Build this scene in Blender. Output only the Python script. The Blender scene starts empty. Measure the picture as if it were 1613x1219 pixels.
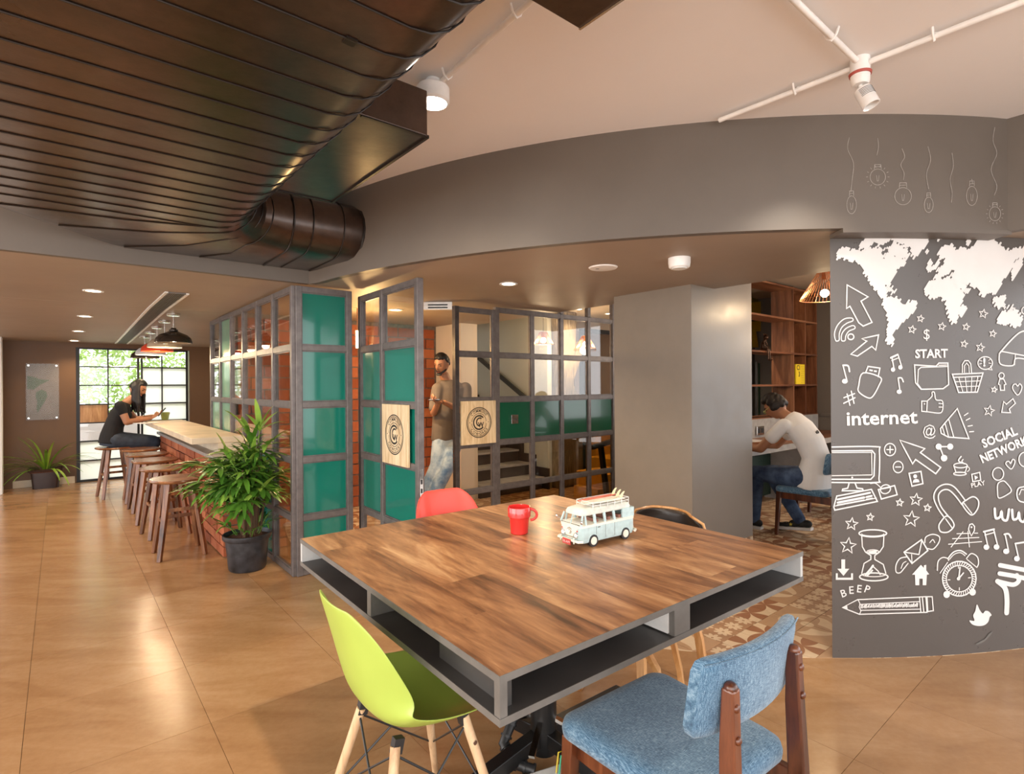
import bpy, bmesh, math, random
from mathutils import Vector, Matrix, geometry
random.seed(7)
sc = bpy.context.scene
COL = sc.collection
PI = math.pi
# ---------------------------------------------------------------- camera
FPX = 865.0; ROLL = .0061; EYE = 1.42
cr, sr = math.cos(ROLL), math.sin(ROLL)
cd = bpy.data.cameras.new('camera'); cam = bpy.data.objects.new('camera', cd); COL.objects.link(cam)
cd.sensor_width = 36; cd.lens = FPX/1613*36; cd.shift_y = -2.5/1613; cd.clip_start = .05; cd.clip_end = 300
cam.matrix_world = Matrix(((cr, sr, 0, 0), (0, 0, -1, 0), (-sr, cr, 0, EYE), (0, 0, 0, 1)))
sc.camera = cam
# ---------------------------------------------------------------- view, sky, lights
sc.view_settings.view_transform = 'Standard'; sc.view_settings.look = 'None'
sc.view_settings.gamma = 1; sc.view_settings.use_curve_mapping = False
sc.view_settings.exposure = 0.35
w = bpy.data.worlds.new('sky'); sc.world = w; w.use_nodes = True
bg = w.node_tree.nodes['Background']; bg.inputs[0].default_value = (.97, .98, 1, 1); bg.inputs[1].default_value = 2.6
def area(name, loc, rot, sx, sy, power, col):
    l = bpy.data.lights.new(name, 'AREA'); l.shape = 'RECTANGLE'; l.size = sx; l.size_y = sy; l.energy = power; l.color = col
    o = bpy.data.objects.new(name, l); o.location = loc; o.rotation_euler = rot; COL.objects.link(o); return o
def spot(name, loc, power, col=(1, .78, .52), ang=120, blend=.9, r=.04, rot=(0, 0, 0)):
    l = bpy.data.lights.new(name, 'SPOT'); l.energy = power; l.color = col; l.spot_size = math.radians(ang); l.spot_blend = blend; l.shadow_soft_size = r
    o = bpy.data.objects.new(name, l); o.location = loc; o.rotation_euler = rot; COL.objects.link(o); return o
def bulb_light(name, loc, power, col=(1, .75, .45), r=.03):
    l = bpy.data.lights.new(name, 'POINT'); l.energy = power; l.color = col; l.shadow_soft_size = r
    o = bpy.data.objects.new(name, l); o.location = loc; COL.objects.link(o); return o
# unseen area lamps added for ambience, standing in for assumed front and side windows
area('fill_front', (.3, -2.2, 1.7), (math.radians(82), 0, 0), 5.5, 2.2, 70, (1, .93, .85))
area('fill_side', (-3.6, -.2, 1.6), (math.radians(80), 0, math.radians(-72)), 3.2, 2.0, 70, (1, .9, .78))
sun = bpy.data.lights.new('sun', 'SUN'); sun.energy = 4.0; sun.angle = .02; sun.color = (1, .95, .85)
so = bpy.data.objects.new('sun', sun); so.rotation_euler = (Vector((.286, -.347, -.89))).to_track_quat('-Z', 'Y').to_euler(); COL.objects.link(so)
# ---------------------------------------------------------------- geometry helpers
ANG = math.atan2(.636, .772)
UX, UY, VX, VY = .772, .636, -.636, .772
def W(u, v, z=0): return Vector((u*UX+v*VX, u*UY+v*VY, z))      # building grid -> world
def ray(x, y):
    a = (x-806.5)/FPX; b = -(y-607)/FPX
    return a*cr+b*sr, -a*sr+b*cr
def onz(x, y, z):
    X, Z = ray(x, y); t = (z-EYE)/Z; return Vector((X*t, t, z))
def at(x, y, Y):
    X, Z = ray(x, y); return Vector((X*Y, Y, EYE+Z*Y))
CX, CY = 1.803, 7.30                                             # centre of the curved wall
def oncyl(x, y, R):
    X, Z = ray(x, y)
    A = X*X+1; B = -2*(X*CX+CY); C_ = CX*CX+CY*CY-R*R
    t = (-B-math.sqrt(max(B*B-4*A*C_, 0)))/(2*A)
    return Vector((X*t, t, EYE+Z*t))
def arc(R, a0, a1, n):                                           # angles measured from straight towards the camera, + to the right
    return [(CX+R*math.sin(a0+(a1-a0)*i/n), CY-R*math.cos(a0+(a1-a0)*i/n)) for i in range(n+1)]

class MB:
    def __init__(s, M=None): s.v = []; s.f = []; s.M = M; s.mi = []; s.cur = 0
    def add(s, vs, fs, M=None):
        b = len(s.v)
        for v in vs:
            v = Vector(v)
            if M is not None: v = M @ v
            if s.M is not None: v = s.M @ v
            s.v.append(v)
        for f in fs: s.f.append([b+i for i in f]); s.mi.append(s.cur)
        return s
    def box(s, x0, y0, z0, x1, y1, z1, M=None):
        vs = [(x0,y0,z0),(x1,y0,z0),(x1,y1,z0),(x0,y1,z0),(x0,y0,z1),(x1,y0,z1),(x1,y1,z1),(x0,y1,z1)]
        return s.add(vs, [(0,3,2,1),(4,5,6,7),(0,1,5,4),(1,2,6,5),(2,3,7,6),(3,0,4,7)], M)
    def cbox(s, c, d, M=None): return s.box(c[0]-d[0]/2, c[1]-d[1]/2, c[2]-d[2]/2, c[0]+d[0]/2, c[1]+d[1]/2, c[2]+d[2]/2, M)
    def loft(s, rings, close=True, cap=True):
        n = len(rings[0]); vs = [p for r in rings for p in r]; fs = []
        for k in range(len(rings)-1):
            for i in range(n if close else n-1):
                j = (i+1) % n; fs.append((k*n+i, k*n+j, (k+1)*n+j, (k+1)*n+i))
        if cap and close: fs.append(tuple(range(n-1, -1, -1))); fs.append(tuple((len(rings)-1)*n+i for i in range(n)))
        return s.add(vs, fs)
    def tube(s, pts, r, n=8, cap=True):
        pts = [Vector(p) for p in pts]; m = len(pts)
        rs = r if isinstance(r, (list, tuple)) else [r]*m
        rings = []; ref = None
        for i, p in enumerate(pts):
            t = (pts[min(i+1, m-1)]-pts[max(i-1, 0)]).normalized()
            if ref is None:
                ref = Vector((0, 0, 1)) if abs(t.z) < .9 else Vector((1, 0, 0))
            a = t.cross(ref)
            if a.length < 1e-5: a = t.orthogonal()
            a.normalize(); b = a.cross(t).normalized(); ref = b
            rings.append([p+a*math.cos(2*PI*k/n)*rs[i]+b*math.sin(2*PI*k/n)*rs[i] for k in range(n)])
        return s.loft(rings, True, cap)
    def cyl(s, p0, p1, r0, r1=None, n=12): return s.tube([p0, p1], [r0, r0 if r1 is None else r1], n)
    def bar(s, p0, p1, wd, th, up=(0, 0, 1)):                     # rectangular bar
        p0, p1 = Vector(p0), Vector(p1); t = (p1-p0).normalized(); a = t.cross(Vector(up)).normalized(); b = a.cross(t)
        return s.loft([[p+a*wd/2*i+b*th/2*j for i, j in ((-1,-1),(1,-1),(1,1),(-1,1))] for p in (p0, p1)])
    def lathe(s, prof, c=(0, 0, 0), n=24, cap=True):
        c = Vector(c)
        return s.loft([[c+Vector((r*math.cos(2*PI*k/n), r*math.sin(2*PI*k/n), z)) for k in range(n)] for r, z in prof], True, cap)
    def prism(s, pts, z0, z1):
        n = len(pts); vs = [(x, y, z0) for x, y in pts]+[(x, y, z1) for x, y in pts]
        tri = geometry.tessellate_polygon([[Vector((x, y, 0)) for x, y in pts]])
        fs = [tuple(t) for t in tri]+[(t[2]+n, t[1]+n, t[0]+n) for t in tri]
        fs += [(i, (i+1) % n, (i+1) % n+n, i+n) for i in range(n)]
        return s.add(vs, fs)
    def ball(s, c, r, n=12, m=8, M=None):
        r = r if isinstance(r, (tuple, list)) else (r, r, r); c = Vector(c)
        vs = [c+Vector((0, 0, -r[2]))]
        for i in range(1, m):
            a = -PI/2+PI*i/m
            vs += [c+Vector((r[0]*math.cos(a)*math.cos(2*PI*k/n), r[1]*math.cos(a)*math.sin(2*PI*k/n), r[2]*math.sin(a))) for k in range(n)]
        vs.append(c+Vector((0, 0, r[2]))); fs = [(0, 1+(k+1) % n, 1+k) for k in range(n)]
        for i in range(m-2):
            for k in range(n): j = (k+1) % n; fs.append((1+i*n+k, 1+i*n+j, 1+(i+1)*n+j, 1+(i+1)*n+k))
        L = len(vs)-1; b = 1+(m-2)*n
        fs += [(L, b+k, b+(k+1) % n) for k in range(n)]
        return s.add(vs, fs, M)
    def mesh(s, name, mat=None, smooth=False, fix=True):
        me = bpy.data.meshes.new(name); me.from_pydata([tuple(v) for v in s.v], [], s.f)
        if fix:
            bm = bmesh.new(); bm.from_mesh(me); bmesh.ops.recalc_face_normals(bm, faces=bm.faces); bm.to_mesh(me); bm.free()
        ms = mat if isinstance(mat, (list, tuple)) else [mat]
        for m in ms:
            if m: me.materials.append(m)
        if len(ms) > 1: me.polygons.foreach_set('material_index', s.mi)
        if smooth:
            me.shade_smooth(); me.set_sharp_from_angle(angle=math.radians(smooth if smooth is not True else 40))
        return me
    def build(s, name, mat=None, parent=None, smooth=False, bevel=0, seg=2, fix=True):
        o = link(name, s.mesh(name, mat, smooth, fix), parent)
        if bevel:
            b = o.modifiers.new('bevel', 'BEVEL'); b.width = bevel; b.segments = seg; b.limit_method = 'ANGLE'; b.angle_limit = .6
        return o
def link(name, me, parent=None):
    o = bpy.data.objects.new(name, me); COL.objects.link(o)
    if parent is not None: o.parent = parent
    return o
def tag(o, label, cat, group=None):
    o['label'] = label; o['category'] = cat
    if group: o['group'] = group
    return o
def thing(name, label, cat, loc=(0, 0, 0), rz=0, group=None):
    o = bpy.data.objects.new(name, None); COL.objects.link(o); o.empty_display_size = .1
    o.location = loc; o.rotation_euler = (0, 0, rz); return tag(o, label, cat, group)
def st(o): o['kind'] = 'structure'; return o
def grid(name): o = bpy.data.objects.new(name, None); COL.objects.link(o); o.rotation_euler = (0, 0, ANG); return o
def dup(root, loc, rz=None, label=None):
    r = root.copy(); COL.objects.link(r); r.location = loc
    if rz is not None: r.rotation_euler = (0, 0, rz)
    if label: r['label'] = label
    for ch in list(root.children):
        c = ch.copy(); COL.objects.link(c); c.parent = r
        for g in list(ch.children):
            d = g.copy(); COL.objects.link(d); d.parent = c
    return r
# ---------------------------------------------------------------- materials
class NT:
    def __init__(s, name):
        s.m = bpy.data.materials.new(name); s.m.use_nodes = True; s.t = s.m.node_tree; s.b = s.t.nodes['Principled BSDF']
    def n(s, typ, **kw):
        x = s.t.nodes.new(typ)
        for k, v in kw.items():
            if k.startswith('i_'):
                k = k[2:]; k = int(k) if k.isdigit() else k.replace('_', ' ')
                if isinstance(v, bpy.types.NodeSocket): s.t.links.new(v, x.inputs[k])
                else: x.inputs[k].default_value = v
            else: setattr(x, k, v)
        return x
    def math(s, op, a, b=0.0, c=0.0):
        x = s.t.nodes.new('ShaderNodeMath'); x.operation = op
        for i, v in enumerate((a, b, c)):
            if isinstance(v, bpy.types.NodeSocket): s.t.links.new(v, x.inputs[i])
            else: x.inputs[i].default_value = v
        return x.outputs[0]
    def ramp(s, fac, stops):
        x = s.t.nodes.new('ShaderNodeValToRGB'); e = x.color_ramp.elements
        while len(e) < len(stops): e.new(.5)
        for q, (p, c) in zip(e, stops): q.position = p; q.color = (*c[:3], 1)
        s.t.links.new(fac, x.inputs[0]); return x.outputs[0]
    def mix(s, fac, a, b, mode='MIX'):
        x = s.t.nodes.new('ShaderNodeMix'); x.data_type = 'RGBA'; x.blend_type = mode
        for i, v in ((0, fac), (6, a), (7, b)):
            if isinstance(v, bpy.types.NodeSocket): s.t.links.new(v, x.inputs[i])
            else: x.inputs[i].default_value = (*v, 1) if isinstance(v, tuple) and len(v) == 3 else v
        return x.outputs[2]
    def coord(s, kind='Object', scale=(1, 1, 1), rot=(0, 0, 0)):
        tc = s.t.nodes.new('ShaderNodeNewGeometry').outputs['Position'] if kind == 'World' else s.t.nodes.new('ShaderNodeTexCoord').outputs[kind]
        mp = s.n('ShaderNodeMapping', i_Vector=tc); mp.inputs['Scale'].default_value = scale; mp.inputs['Rotation'].default_value = rot
        return mp.outputs[0]
    def noise(s, vec, scale, detail=4, rough=.55, dist=0):
        x = s.n('ShaderNodeTexNoise', i_Vector=vec, i_Scale=scale, i_Detail=detail, i_Roughness=rough, i_Distortion=dist); return x.outputs[0]
    def bump(s, h, strength=.2, dist=.01):
        x = s.n('ShaderNodeBump', i_Height=h, i_Strength=strength, i_Distance=dist); s.t.links.new(x.outputs[0], s.b.inputs['Normal'])
    def set(s, **kw):
        for k, v in kw.items():
            k = k.replace('_', ' ')
            if isinstance(v, bpy.types.NodeSocket): s.t.links.new(v, s.b.inputs[k])
            elif isinstance(v, tuple): s.b.inputs[k].default_value = (*v, 1)
            else: s.b.inputs[k].default_value = v
        return s
def hexc(h, g=1.0):
    r = [int(h[i:i+2], 16)/255 for i in (0, 2, 4)]
    return tuple((x/12.92 if x <= .04045 else ((x+.055)/1.055)**2.4)*g for x in r)
def plain(name, col, rough=.5, metal=0, var=.12, scale=8, bump=0, bscale=60, coat=0, spec=.5):
    t = NT(name); c = t.coord('Object')
    f = t.noise(c, scale)
    lo = tuple(x*(1-var) for x in col); hi = tuple(min(x*(1+var), 1) for x in col)
    t.set(Base_Color=t.ramp(f, [(.3, lo), (.7, hi)]), Roughness=rough, Metallic=metal, Coat_Weight=coat, Specular_IOR_Level=spec)
    if bump: t.bump(t.noise(c, bscale, 3), bump, .004)
    return t.m
def wood(name, dark, mid, light, axis='x', scale=1.0, rough=.35, coat=.15, contrast=1, world=False):
    t = NT(name)
    sc_ = {'x': (1, 9, 9), 'y': (9, 1, 9), 'z': (9, 9, 1)}[axis]
    c = t.coord('Object', tuple(k*scale for k in sc_))
    r = t.n('ShaderNodeObjectInfo').outputs['Random']
    off = t.n('ShaderNodeVectorMath', operation='ADD', i_0=c); cmb = t.n('ShaderNodeCombineXYZ', i_X=t.math('MULTIPLY', r, 37.0), i_Y=t.math('MULTIPLY', r, 19.0))
    t.t.links.new(cmb.outputs[0], off.inputs[1]); c = off.outputs[0]
    n1 = t.noise(c, 1.1, 6, .6, .8); n2 = t.noise(c, 6, 4, .7, .4)
    f = t.math('ADD', t.math('MULTIPLY', n1, .75), t.math('MULTIPLY', n2, .25))
    t.set(Base_Color=t.ramp(f, [(.36, dark), (.5, mid), (.64, light)]), Roughness=rough, Coat_Weight=coat, Coat_Roughness=.2)
    t.bump(n2, .08, .002); return t.m
def glow(name, col, strength):
    t = NT(name); t.set(Base_Color=col, Emission_Color=col, Emission_Strength=strength); return t.m
def glassy(name, tint=(1, 1, 1), refl=1.0, rough=.0):
    m = bpy.data.materials.new(name); m.use_nodes = True; t = m.node_tree; t.nodes.clear()
    o = t.nodes.new('ShaderNodeOutputMaterial'); mx = t.nodes.new('ShaderNodeMixShader'); fr = t.nodes.new('ShaderNodeFresnel'); bk = t.nodes.new('ShaderNodeNewGeometry'); io = t.nodes.new('ShaderNodeMath'); io.operation = 'MULTIPLY_ADD'; io.inputs[1].default_value = 1/1.5-1.5; io.inputs[2].default_value = 1.5; t.links.new(bk.outputs['Backfacing'], io.inputs[0]); t.links.new(io.outputs[0], fr.inputs[0])
    mu = t.nodes.new('ShaderNodeMath'); mu.operation = 'MULTIPLY_ADD'; mu.use_clamp = True; mu.inputs[1].default_value = 1.2*refl; mu.inputs[2].default_value = .02*min(refl, 1)**3
    tr = t.nodes.new('ShaderNodeBsdfTransparent'); tr.inputs[0].default_value = (*tint, 1); gl = t.nodes.new('ShaderNodeBsdfGlossy'); gl.inputs['Roughness'].default_value = rough
    t.links.new(fr.outputs[0], mu.inputs[0]); t.links.new(mu.outputs[0], mx.inputs[0]); t.links.new(tr.outputs[0], mx.inputs[1]); t.links.new(gl.outputs[0], mx.inputs[2]); t.links.new(mx.outputs[0], o.inputs[0])
    return m
def wallpaint(name, col, var=.1, rough=.55):
    t = NT(name); c = t.coord('World')
    f = t.noise(c, 1.2, 5, .6); g = t.noise(c, 7, 5, .7)
    f = t.math('ADD', t.math('MULTIPLY', f, .7), t.math('MULTIPLY', g, .3))
    t.set(Base_Color=t.ramp(f, [(.3, tuple(x*(1-var) for x in col)), (.7, tuple(x*(1+var) for x in col))]), Roughness=t.math('MULTIPLY_ADD', g, .2, rough-.1))
    t.bump(t.noise(c, 25, 5, .7), .12, .004); return t.m
M = {}
M['taupe'] = wallpaint('taupe chalkboard paint', (.125, .102, .083), .10, .5)
M['soffit'] = wallpaint('brown soffit paint', (.335, .262, .20), .1, .55)
M['brownwall'] = wallpaint('dark brown paint', (.135, .066, .026), .1, .5)
M['pillar'] = wallpaint('warm grey plaster', (.225, .188, .152), .1, .36)
M['ceiling'] = wallpaint('white ceiling paint', (.82, .80, .79), .02, .8)
M['cream'] = wallpaint('cream wall paint', (.68, .58, .45), .04, .7)
M['white'] = wallpaint('white wall paint', (.78, .76, .72), .03, .6)
M['olive'] = wallpaint('olive grey paint', (.36, .35, .25), .05, .6)
M['graphicwall'] = wallpaint('mural wall paint', (.088, .075, .067), .06, .30)
M['paint'] = plain('white mural paint', (.70, .67, .645), .5, var=.03)
M['chalk'] = plain('white chalk line', (.33, .30, .27), .9, var=.2, scale=60)
M['steel'] = plain('grey painted steel', (.155, .135, .13), .42, .35, .2, 20)
M['black'] = plain('black plastic', (.02, .02, .021), .4)
M['blacksatin'] = plain('black satin metal', (.025, .024, .024), .35, .6)
M['chrome'] = plain('chrome', (.75, .73, .7), .15, 1)
M['whiteplastic'] = plain('white plastic', (.82, .8, .77), .35)
M['teal'] = plain('teal lacquered glass', (.006, .16, .118), .12, var=.08, scale=2, coat=.4)
M['green'] = plain('green lacquered glass', (.008, .09, .045), .15, var=.1, scale=2, coat=.3)
M['palegreen'] = plain('pale green glass panel', (.17, .33, .23), .15, var=.15, scale=3)
M['glass'] = glassy('clear glass')
M['amberglass'] = glassy('amber reflection tint glass', (.62, .52, .38), 1.0)  # amber tint stands in for reflections on the lower screen panes
M['yellow'] = plain('yellow paint', (.75, .43, .03), .5)
M['frost'] = plain('white frosted glass', (.85, .87, .86), .4, var=.02)
M['darkwood'] = wood('dark stained wood', (.03, .008, .003), (.095, .024, .008), (.17, .05, .018), 'z', 1.2, .28, .3)
M['stoolwood'] = wood('walnut stool wood', (.05, .018, .007), (.17, .062, .022), (.36, .15, .055), 'z', 1.1, .3, .3)
M['stoolseat'] = wood('walnut seat wood', (.06, .02, .008), (.19, .07, .026), (.38, .17, .065), 'x', 1.1, .25, .4)
M['beech'] = wood('pale beech wood', (.42, .25, .13), (.6, .39, .22), (.75, .53, .33), 'z', 1.2, .5, 0)
M['oak'] = wood('honey oak veneer', (.30, .13, .04), (.48, .24, .09), (.62, .36, .16), 'z', 1.5, .4, .1)
M['pine'] = wood('pale pine board', (.55, .38, .2), (.72, .55, .34), (.82, .67, .45), 'z', 2.2, .5, 0)
M['shelfwood'] = wood('rosewood laminate', (.045, .014, .006), (.17, .06, .025), (.34, .15, .07), 'z', .45, .4, .1)
M['shelfwoodx'] = wood('rosewood laminate flat', (.045, .014, .006), (.17, .06, .025), (.34, .15, .07), 'x', .45, .4, .1)
M['greyboard'] = plain('grey laminate edge', (.13, .12, .108), .5, var=.15, scale=14)
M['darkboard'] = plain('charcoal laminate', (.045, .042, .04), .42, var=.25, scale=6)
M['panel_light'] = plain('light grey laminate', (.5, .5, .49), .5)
M['concrete'] = plain('pale concrete', (.62, .52, .38), .45, var=.14, scale=5, bump=.15)
M['greyslab'] = plain('grey stone slab', (.30, .28, .26), .4, var=.2, scale=12)
M['duct'] = None
t = NT('black painted sheet metal'); c = t.coord('World'); g = t.noise(c, 9, 6, .7)
t.set(Base_Color=t.ramp(g, [(.3, (.045, .027, .019)), (.7, (.085, .05, .035))]), Metallic=.8, Coat_Weight=.7, Coat_Roughness=.22, Roughness=t.math('MULTIPLY_ADD', t.noise(c, 3, 4), .25, .2)); t.bump(t.noise(c, 12, 4), .12, .01); M['duct'] = t.m
M['ductseam'] = plain('duct seam', (.02, .014, .011), .35, .5)
def fabric(name, dark, mid, light, scale=320):
    t = NT(name); c = t.coord('Object')
    cx = t.noise(t.coord('Object', (1, 14, 14)), scale/9, 2, .6); cy = t.noise(t.coord('Object', (14, 1, 1)), scale/9, 2, .6)
    f = t.math('MULTIPLY_ADD', cx, .5, t.math('MULTIPLY', cy, .5)); f2 = t.math('ADD', f, t.math('MULTIPLY', t.math('SUBTRACT', t.noise(c, 5), .5), .25))
    t.set(Base_Color=t.ramp(f2, [(.38, dark), (.5, mid), (.63, light)]), Roughness=.9, Specular_IOR_Level=.2, Sheen_Weight=.3)
    t.bump(f, .5, .002); return t.m
M['bluefabric'] = fabric('blue woven fabric', (.025, .065, .125), (.075, .165, .26), (.26, .38, .48), 600)
M['lime'] = plain('lime green plastic', (.37, .48, .085), .35, var=.03, coat=.1)
M['red'] = plain('coral red plastic', (.78, .075, .05), .35, var=.03, coat=.1)
M['mugred'] = plain('red glazed ceramic', (.72, .035, .03), .14, var=.03, coat=.6)
M['leather'] = plain('dark brown leather', (.03, .022, .018), .35, var=.2)
M['ply'] = wood('bentwood ply', (.32, .13, .04), (.5, .24, .08), (.66, .36, .15), 'z', 1.3, .35, .2)
def brickm():
    t = NT('red clay brick'); c = t.coord('Object', (1, 1, 1)); r = t.n('ShaderNodeObjectInfo').outputs['Random']
    n_ = t.noise(c, 14, 5, .7); f = t.math('ADD', t.math('MULTIPLY', r, .55), t.math('MULTIPLY', n_, .45))
    t.set(Base_Color=t.ramp(f, [(.15, (.19, .045, .016)), (.5, (.34, .085, .03)), (.85, (.50, .17, .075))]), Roughness=.85); t.bump(n_, .5, .01); return t.m
M['brick'] = brickm()
M['mortar'] = plain('grey mortar', (.16, .13, .11), .95, var=.3, scale=30, bump=.4)
def leafm(name, a, b, c_):
    t = NT(name); c = t.coord('Object'); r = t.n('ShaderNodeObjectInfo').outputs['Random']
    f = t.math('ADD', t.math('MULTIPLY', r, .5), t.math('MULTIPLY', t.noise(c, 9), .5))
    t.set(Base_Color=t.ramp(f, [(.2, a), (.5, b), (.8, c_)]), Roughness=.35, Coat_Weight=.1); return t.m
M['leaf'] = leafm('glossy green leaf', (.03, .10, .012), (.10, .25, .025), (.30, .46, .07))
M['leaf2'] = leafm('lime green blade', (.06, .14, .012), (.17, .32, .025), (.36, .5, .06))
M['stem'] = plain('brown plant stem', (.10, .055, .025), .8)
M['soil'] = plain('potting soil', (.10, .035, .018), .95, var=.5, scale=60, bump=.8)
M['skin'] = plain('brown skin', (.36, .165, .085), .5, var=.05)
M['skin2'] = plain('warm brown skin', (.42, .19, .10), .5, var=.05)
M['hair'] = plain('black hair', (.007, .005, .005), .5, var=.3, scale=60)
M['eye'] = plain('dark eye', (.03, .02, .015), .2)
M['lip'] = plain('lip', (.30, .09, .065), .45)
# fine stone-look floor tiles
t = NT('sand stone tile'); c = t.coord('World', (1, 1, 1), (0, 0, -ANG)); r = t.n('ShaderNodeObjectInfo').outputs['Random']
n1 = t.noise(t.coord('World', (.8, 3.2, 1), (0, 0, -ANG)), 2.2, 6, .6, .6); n2 = t.noise(c, 30, 4, .7)
f = t.math('ADD', t.math('ADD', t.math('MULTIPLY', n1, .62), t.math('MULTIPLY', n2, .22)), t.math('MULTIPLY', r, .14))
t.set(Base_Color=t.ramp(f, [(.3, (.29, .148, .062)), (.5, (.375, .205, .093)), (.72, (.47, .285, .145))]), Roughness=t.math('MULTIPLY_ADD', n1, .14, .16), Specular_IOR_Level=.5)
t.bump(n2, .05, .002); M['stone'] = t.m
M['joint'] = plain('dark tile joint', (.16, .09, .05), .9)
# patterned cement tiles
def cement():
    t = NT('patterned cement tile'); p = t.coord('World', (1, 1, 1), (0, 0, -ANG)); sx = t.n('ShaderNodeSeparateXYZ', i_0=p)
    X, Y = sx.outputs[0], sx.outputs[1]; m = t.math
    T = .4
    gx = m('FLOOR', m('DIVIDE', X, T)); gy = m('FLOOR', m('DIVIDE', Y, T))
    h = m('FLOORED_MODULO', m('ADD', gx, m('MULTIPLY', gy, 2.0)), 3.0)
    # a: flowers on a 0.1 lattice
    fx = m('SUBTRACT', m('FRACT', m('DIVIDE', X, .115)), .5); fy = m('SUBTRACT', m('FRACT', m('DIVIDE', Y, .115)), .5)
    rr = m('SQRT', m('ADD', m('MULTIPLY', fx, fx), m('MULTIPLY', fy, fy))); th = m('ARCTAN2', fy, fx)
    pet = m('LESS_THAN', rr, m('ADD', .24, m('MULTIPLY', m('ABSOLUTE', m('COSINE', m('MULTIPLY', th, 4.0))), .22))); cen = m('GREATER_THAN', rr, .07)
    A = m('MULTIPLY', pet, cen)
    # b: overlapping circles
    qx = m('FRACT', m('DIVIDE', X, .2)); qy = m('FRACT', m('DIVIDE', Y, .2)); cnt = None
    for a in (0, 1):
        for b in (0, 1):
            dx = m('SUBTRACT', qx, float(a)); dy = m('SUBTRACT', qy, float(b)); d = m('LESS_THAN', m('ADD', m('MULTIPLY', dx, dx), m('MULTIPLY', dy, dy)), .5)
            cnt = d if cnt is None else m('ADD', cnt, d)
    B = m('GREATER_THAN', cnt, 1.5)
    # c: fat curved lobes
    ox = m('SUBTRACT', m('FRACT', m('DIVIDE', X, .4)), .5); oy = m('SUBTRACT', m('FRACT', m('DIVIDE', Y, .4)), .5)
    r2 = m('SQRT', m('ADD', m('MULTIPLY', ox, ox), m('MULTIPLY', oy, oy))); t2 = m('ARCTAN2', oy, ox)
    lobe = m('COMPARE', r2, m('ADD', .31, m('MULTIPLY', m('COSINE', m('MULTIPLY', t2, 4.0)), .05)), m('MULTIPLY', m('ABSOLUTE', m('SINE', m('MULTIPLY', t2, 2.0))), .11))
    dot = m('LESS_THAN', r2, .09); Cc = m('MAXIMUM', lobe, dot)
    tan = (.36, .20, .105); cream = (.66, .50, .33); brown = (.23, .09, .04); rust = (.30, .13, .06)
    ca = t.mix(A, tan, cream); cb = t.mix(B, cream, rust); cc = t.mix(Cc, (.44, .27, .15), cream)
    is1 = m('COMPARE', h, 1.0, .1); is2 = m('COMPARE', h, 2.0, .1)
    col = t.mix(is2, t.mix(is1, ca, cb), cc)
    n_ = t.noise(p, 20, 4, .7); col = t.mix(m('MULTIPLY', n_, .18), col, brown)
    t.set(Base_Color=col, Roughness=m('MULTIPLY_ADD', n_, .2, .3)); return t.m
M['cement'] = cement()
# table top: planks printed along the grain
t = NT('warm walnut table laminate')
tc = t.coord('Object'); sx = t.n('ShaderNodeSeparateXYZ', i_0=tc)
pl = t.math('FLOOR', t.math('DIVIDE', sx.outputs[0], .19)); h = t.n('ShaderNodeTexWhiteNoise', noise_dimensions='1D', i_W=pl).outputs[0]
h3 = t.math('FLOOR', t.math('ADD', t.math('DIVIDE', sx.outputs[1], .9), t.math('MULTIPLY', h, 5.0))); h4 = t.n('ShaderNodeTexWhiteNoise', noise_dimensions='2D', i_Vector=t.n('ShaderNodeCombineXYZ', i_X=pl, i_Y=h3).outputs[0]).outputs[0]
cb = t.n('ShaderNodeCombineXYZ', i_X=t.math('ADD', t.math('MULTIPLY', sx.outputs[0], 7.0), t.math('MULTIPLY', h4, 23.0)), i_Y=t.math('ADD', t.math('MULTIPLY', sx.outputs[1], 1.15), t.math('MULTIPLY', h4, 11.0)))
a = t.noise(cb.outputs[0], 1.3, 7, .62, 1.0); b = t.noise(cb.outputs[0], 6, 3, .6, .5)
f = t.math('ADD', t.math('ADD', t.math('MULTIPLY', a, .7), t.math('MULTIPLY', b, .22)), t.math('MULTIPLY_ADD', h4, .11, -.03))
t.set(Base_Color=t.ramp(f, [(.33, (.065, .026, .011)), (.44, (.22, .09, .036)), (.55, (.40, .19, .08)), (.69, (.66, .40, .20))]), Roughness=t.math('MULTIPLY_ADD', a, .12, .27), Coat_Weight=.25, Coat_Roughness=.22)
M['table'] = t.m
# ================================================================ setting
SOF, CEI = 2.19, 2.755
RF, RW, RT = 4.577, 4.46, 4.462
def clip(poly, n=120, R=RT):                                     # convex clip of a plan polygon by the tiled circle
    out = poly
    for i in range(n):
        a0, a1 = 2*PI*i/n, 2*PI*(i+1)/n
        p = (CX+R*math.cos(a0), CY+R*math.sin(a0)); q = (CX+R*math.cos(a1), CY+R*math.sin(a1))
        side = lambda s: (q[0]-p[0])*(s[1]-p[1])-(q[1]-p[1])*(s[0]-p[0])
        new = []
        for k in range(len(out)):
            A_, B_ = out[k-1], out[k]; sa, sb = side(A_), side(B_)
            if sa >= 0: new.append(A_)
            if sa*sb < 0:
                t_ = sa/(sa-sb); new.append((A_[0]+(B_[0]-A_[0])*t_, A_[1]+(B_[1]-A_[1])*t_))
        out = new
        if len(out) < 3: return []
    return out
def inpoly(p, poly):
    r = False
    for i in range(len(poly)):
        a, b = poly[i-1], poly[i]
        if (a[1] > p[1]) != (b[1] > p[1]) and p[0] < (b[0]-a[0])*(p[1]-a[1])/(b[1]-a[1])+a[0]: r = not r
    return r
def proj(p):
    return 806.5+FPX*(p[0]*cr-(p[2]-EYE)*sr)/p[1], 607-FPX*(p[0]*sr+(p[2]-EYE)*cr)/p[1]
floor = st(MB().box(-9, -3, -.12, 8.5, 14, -.006).build('floor', M['joint']))
floor.name = 'floor'
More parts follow.
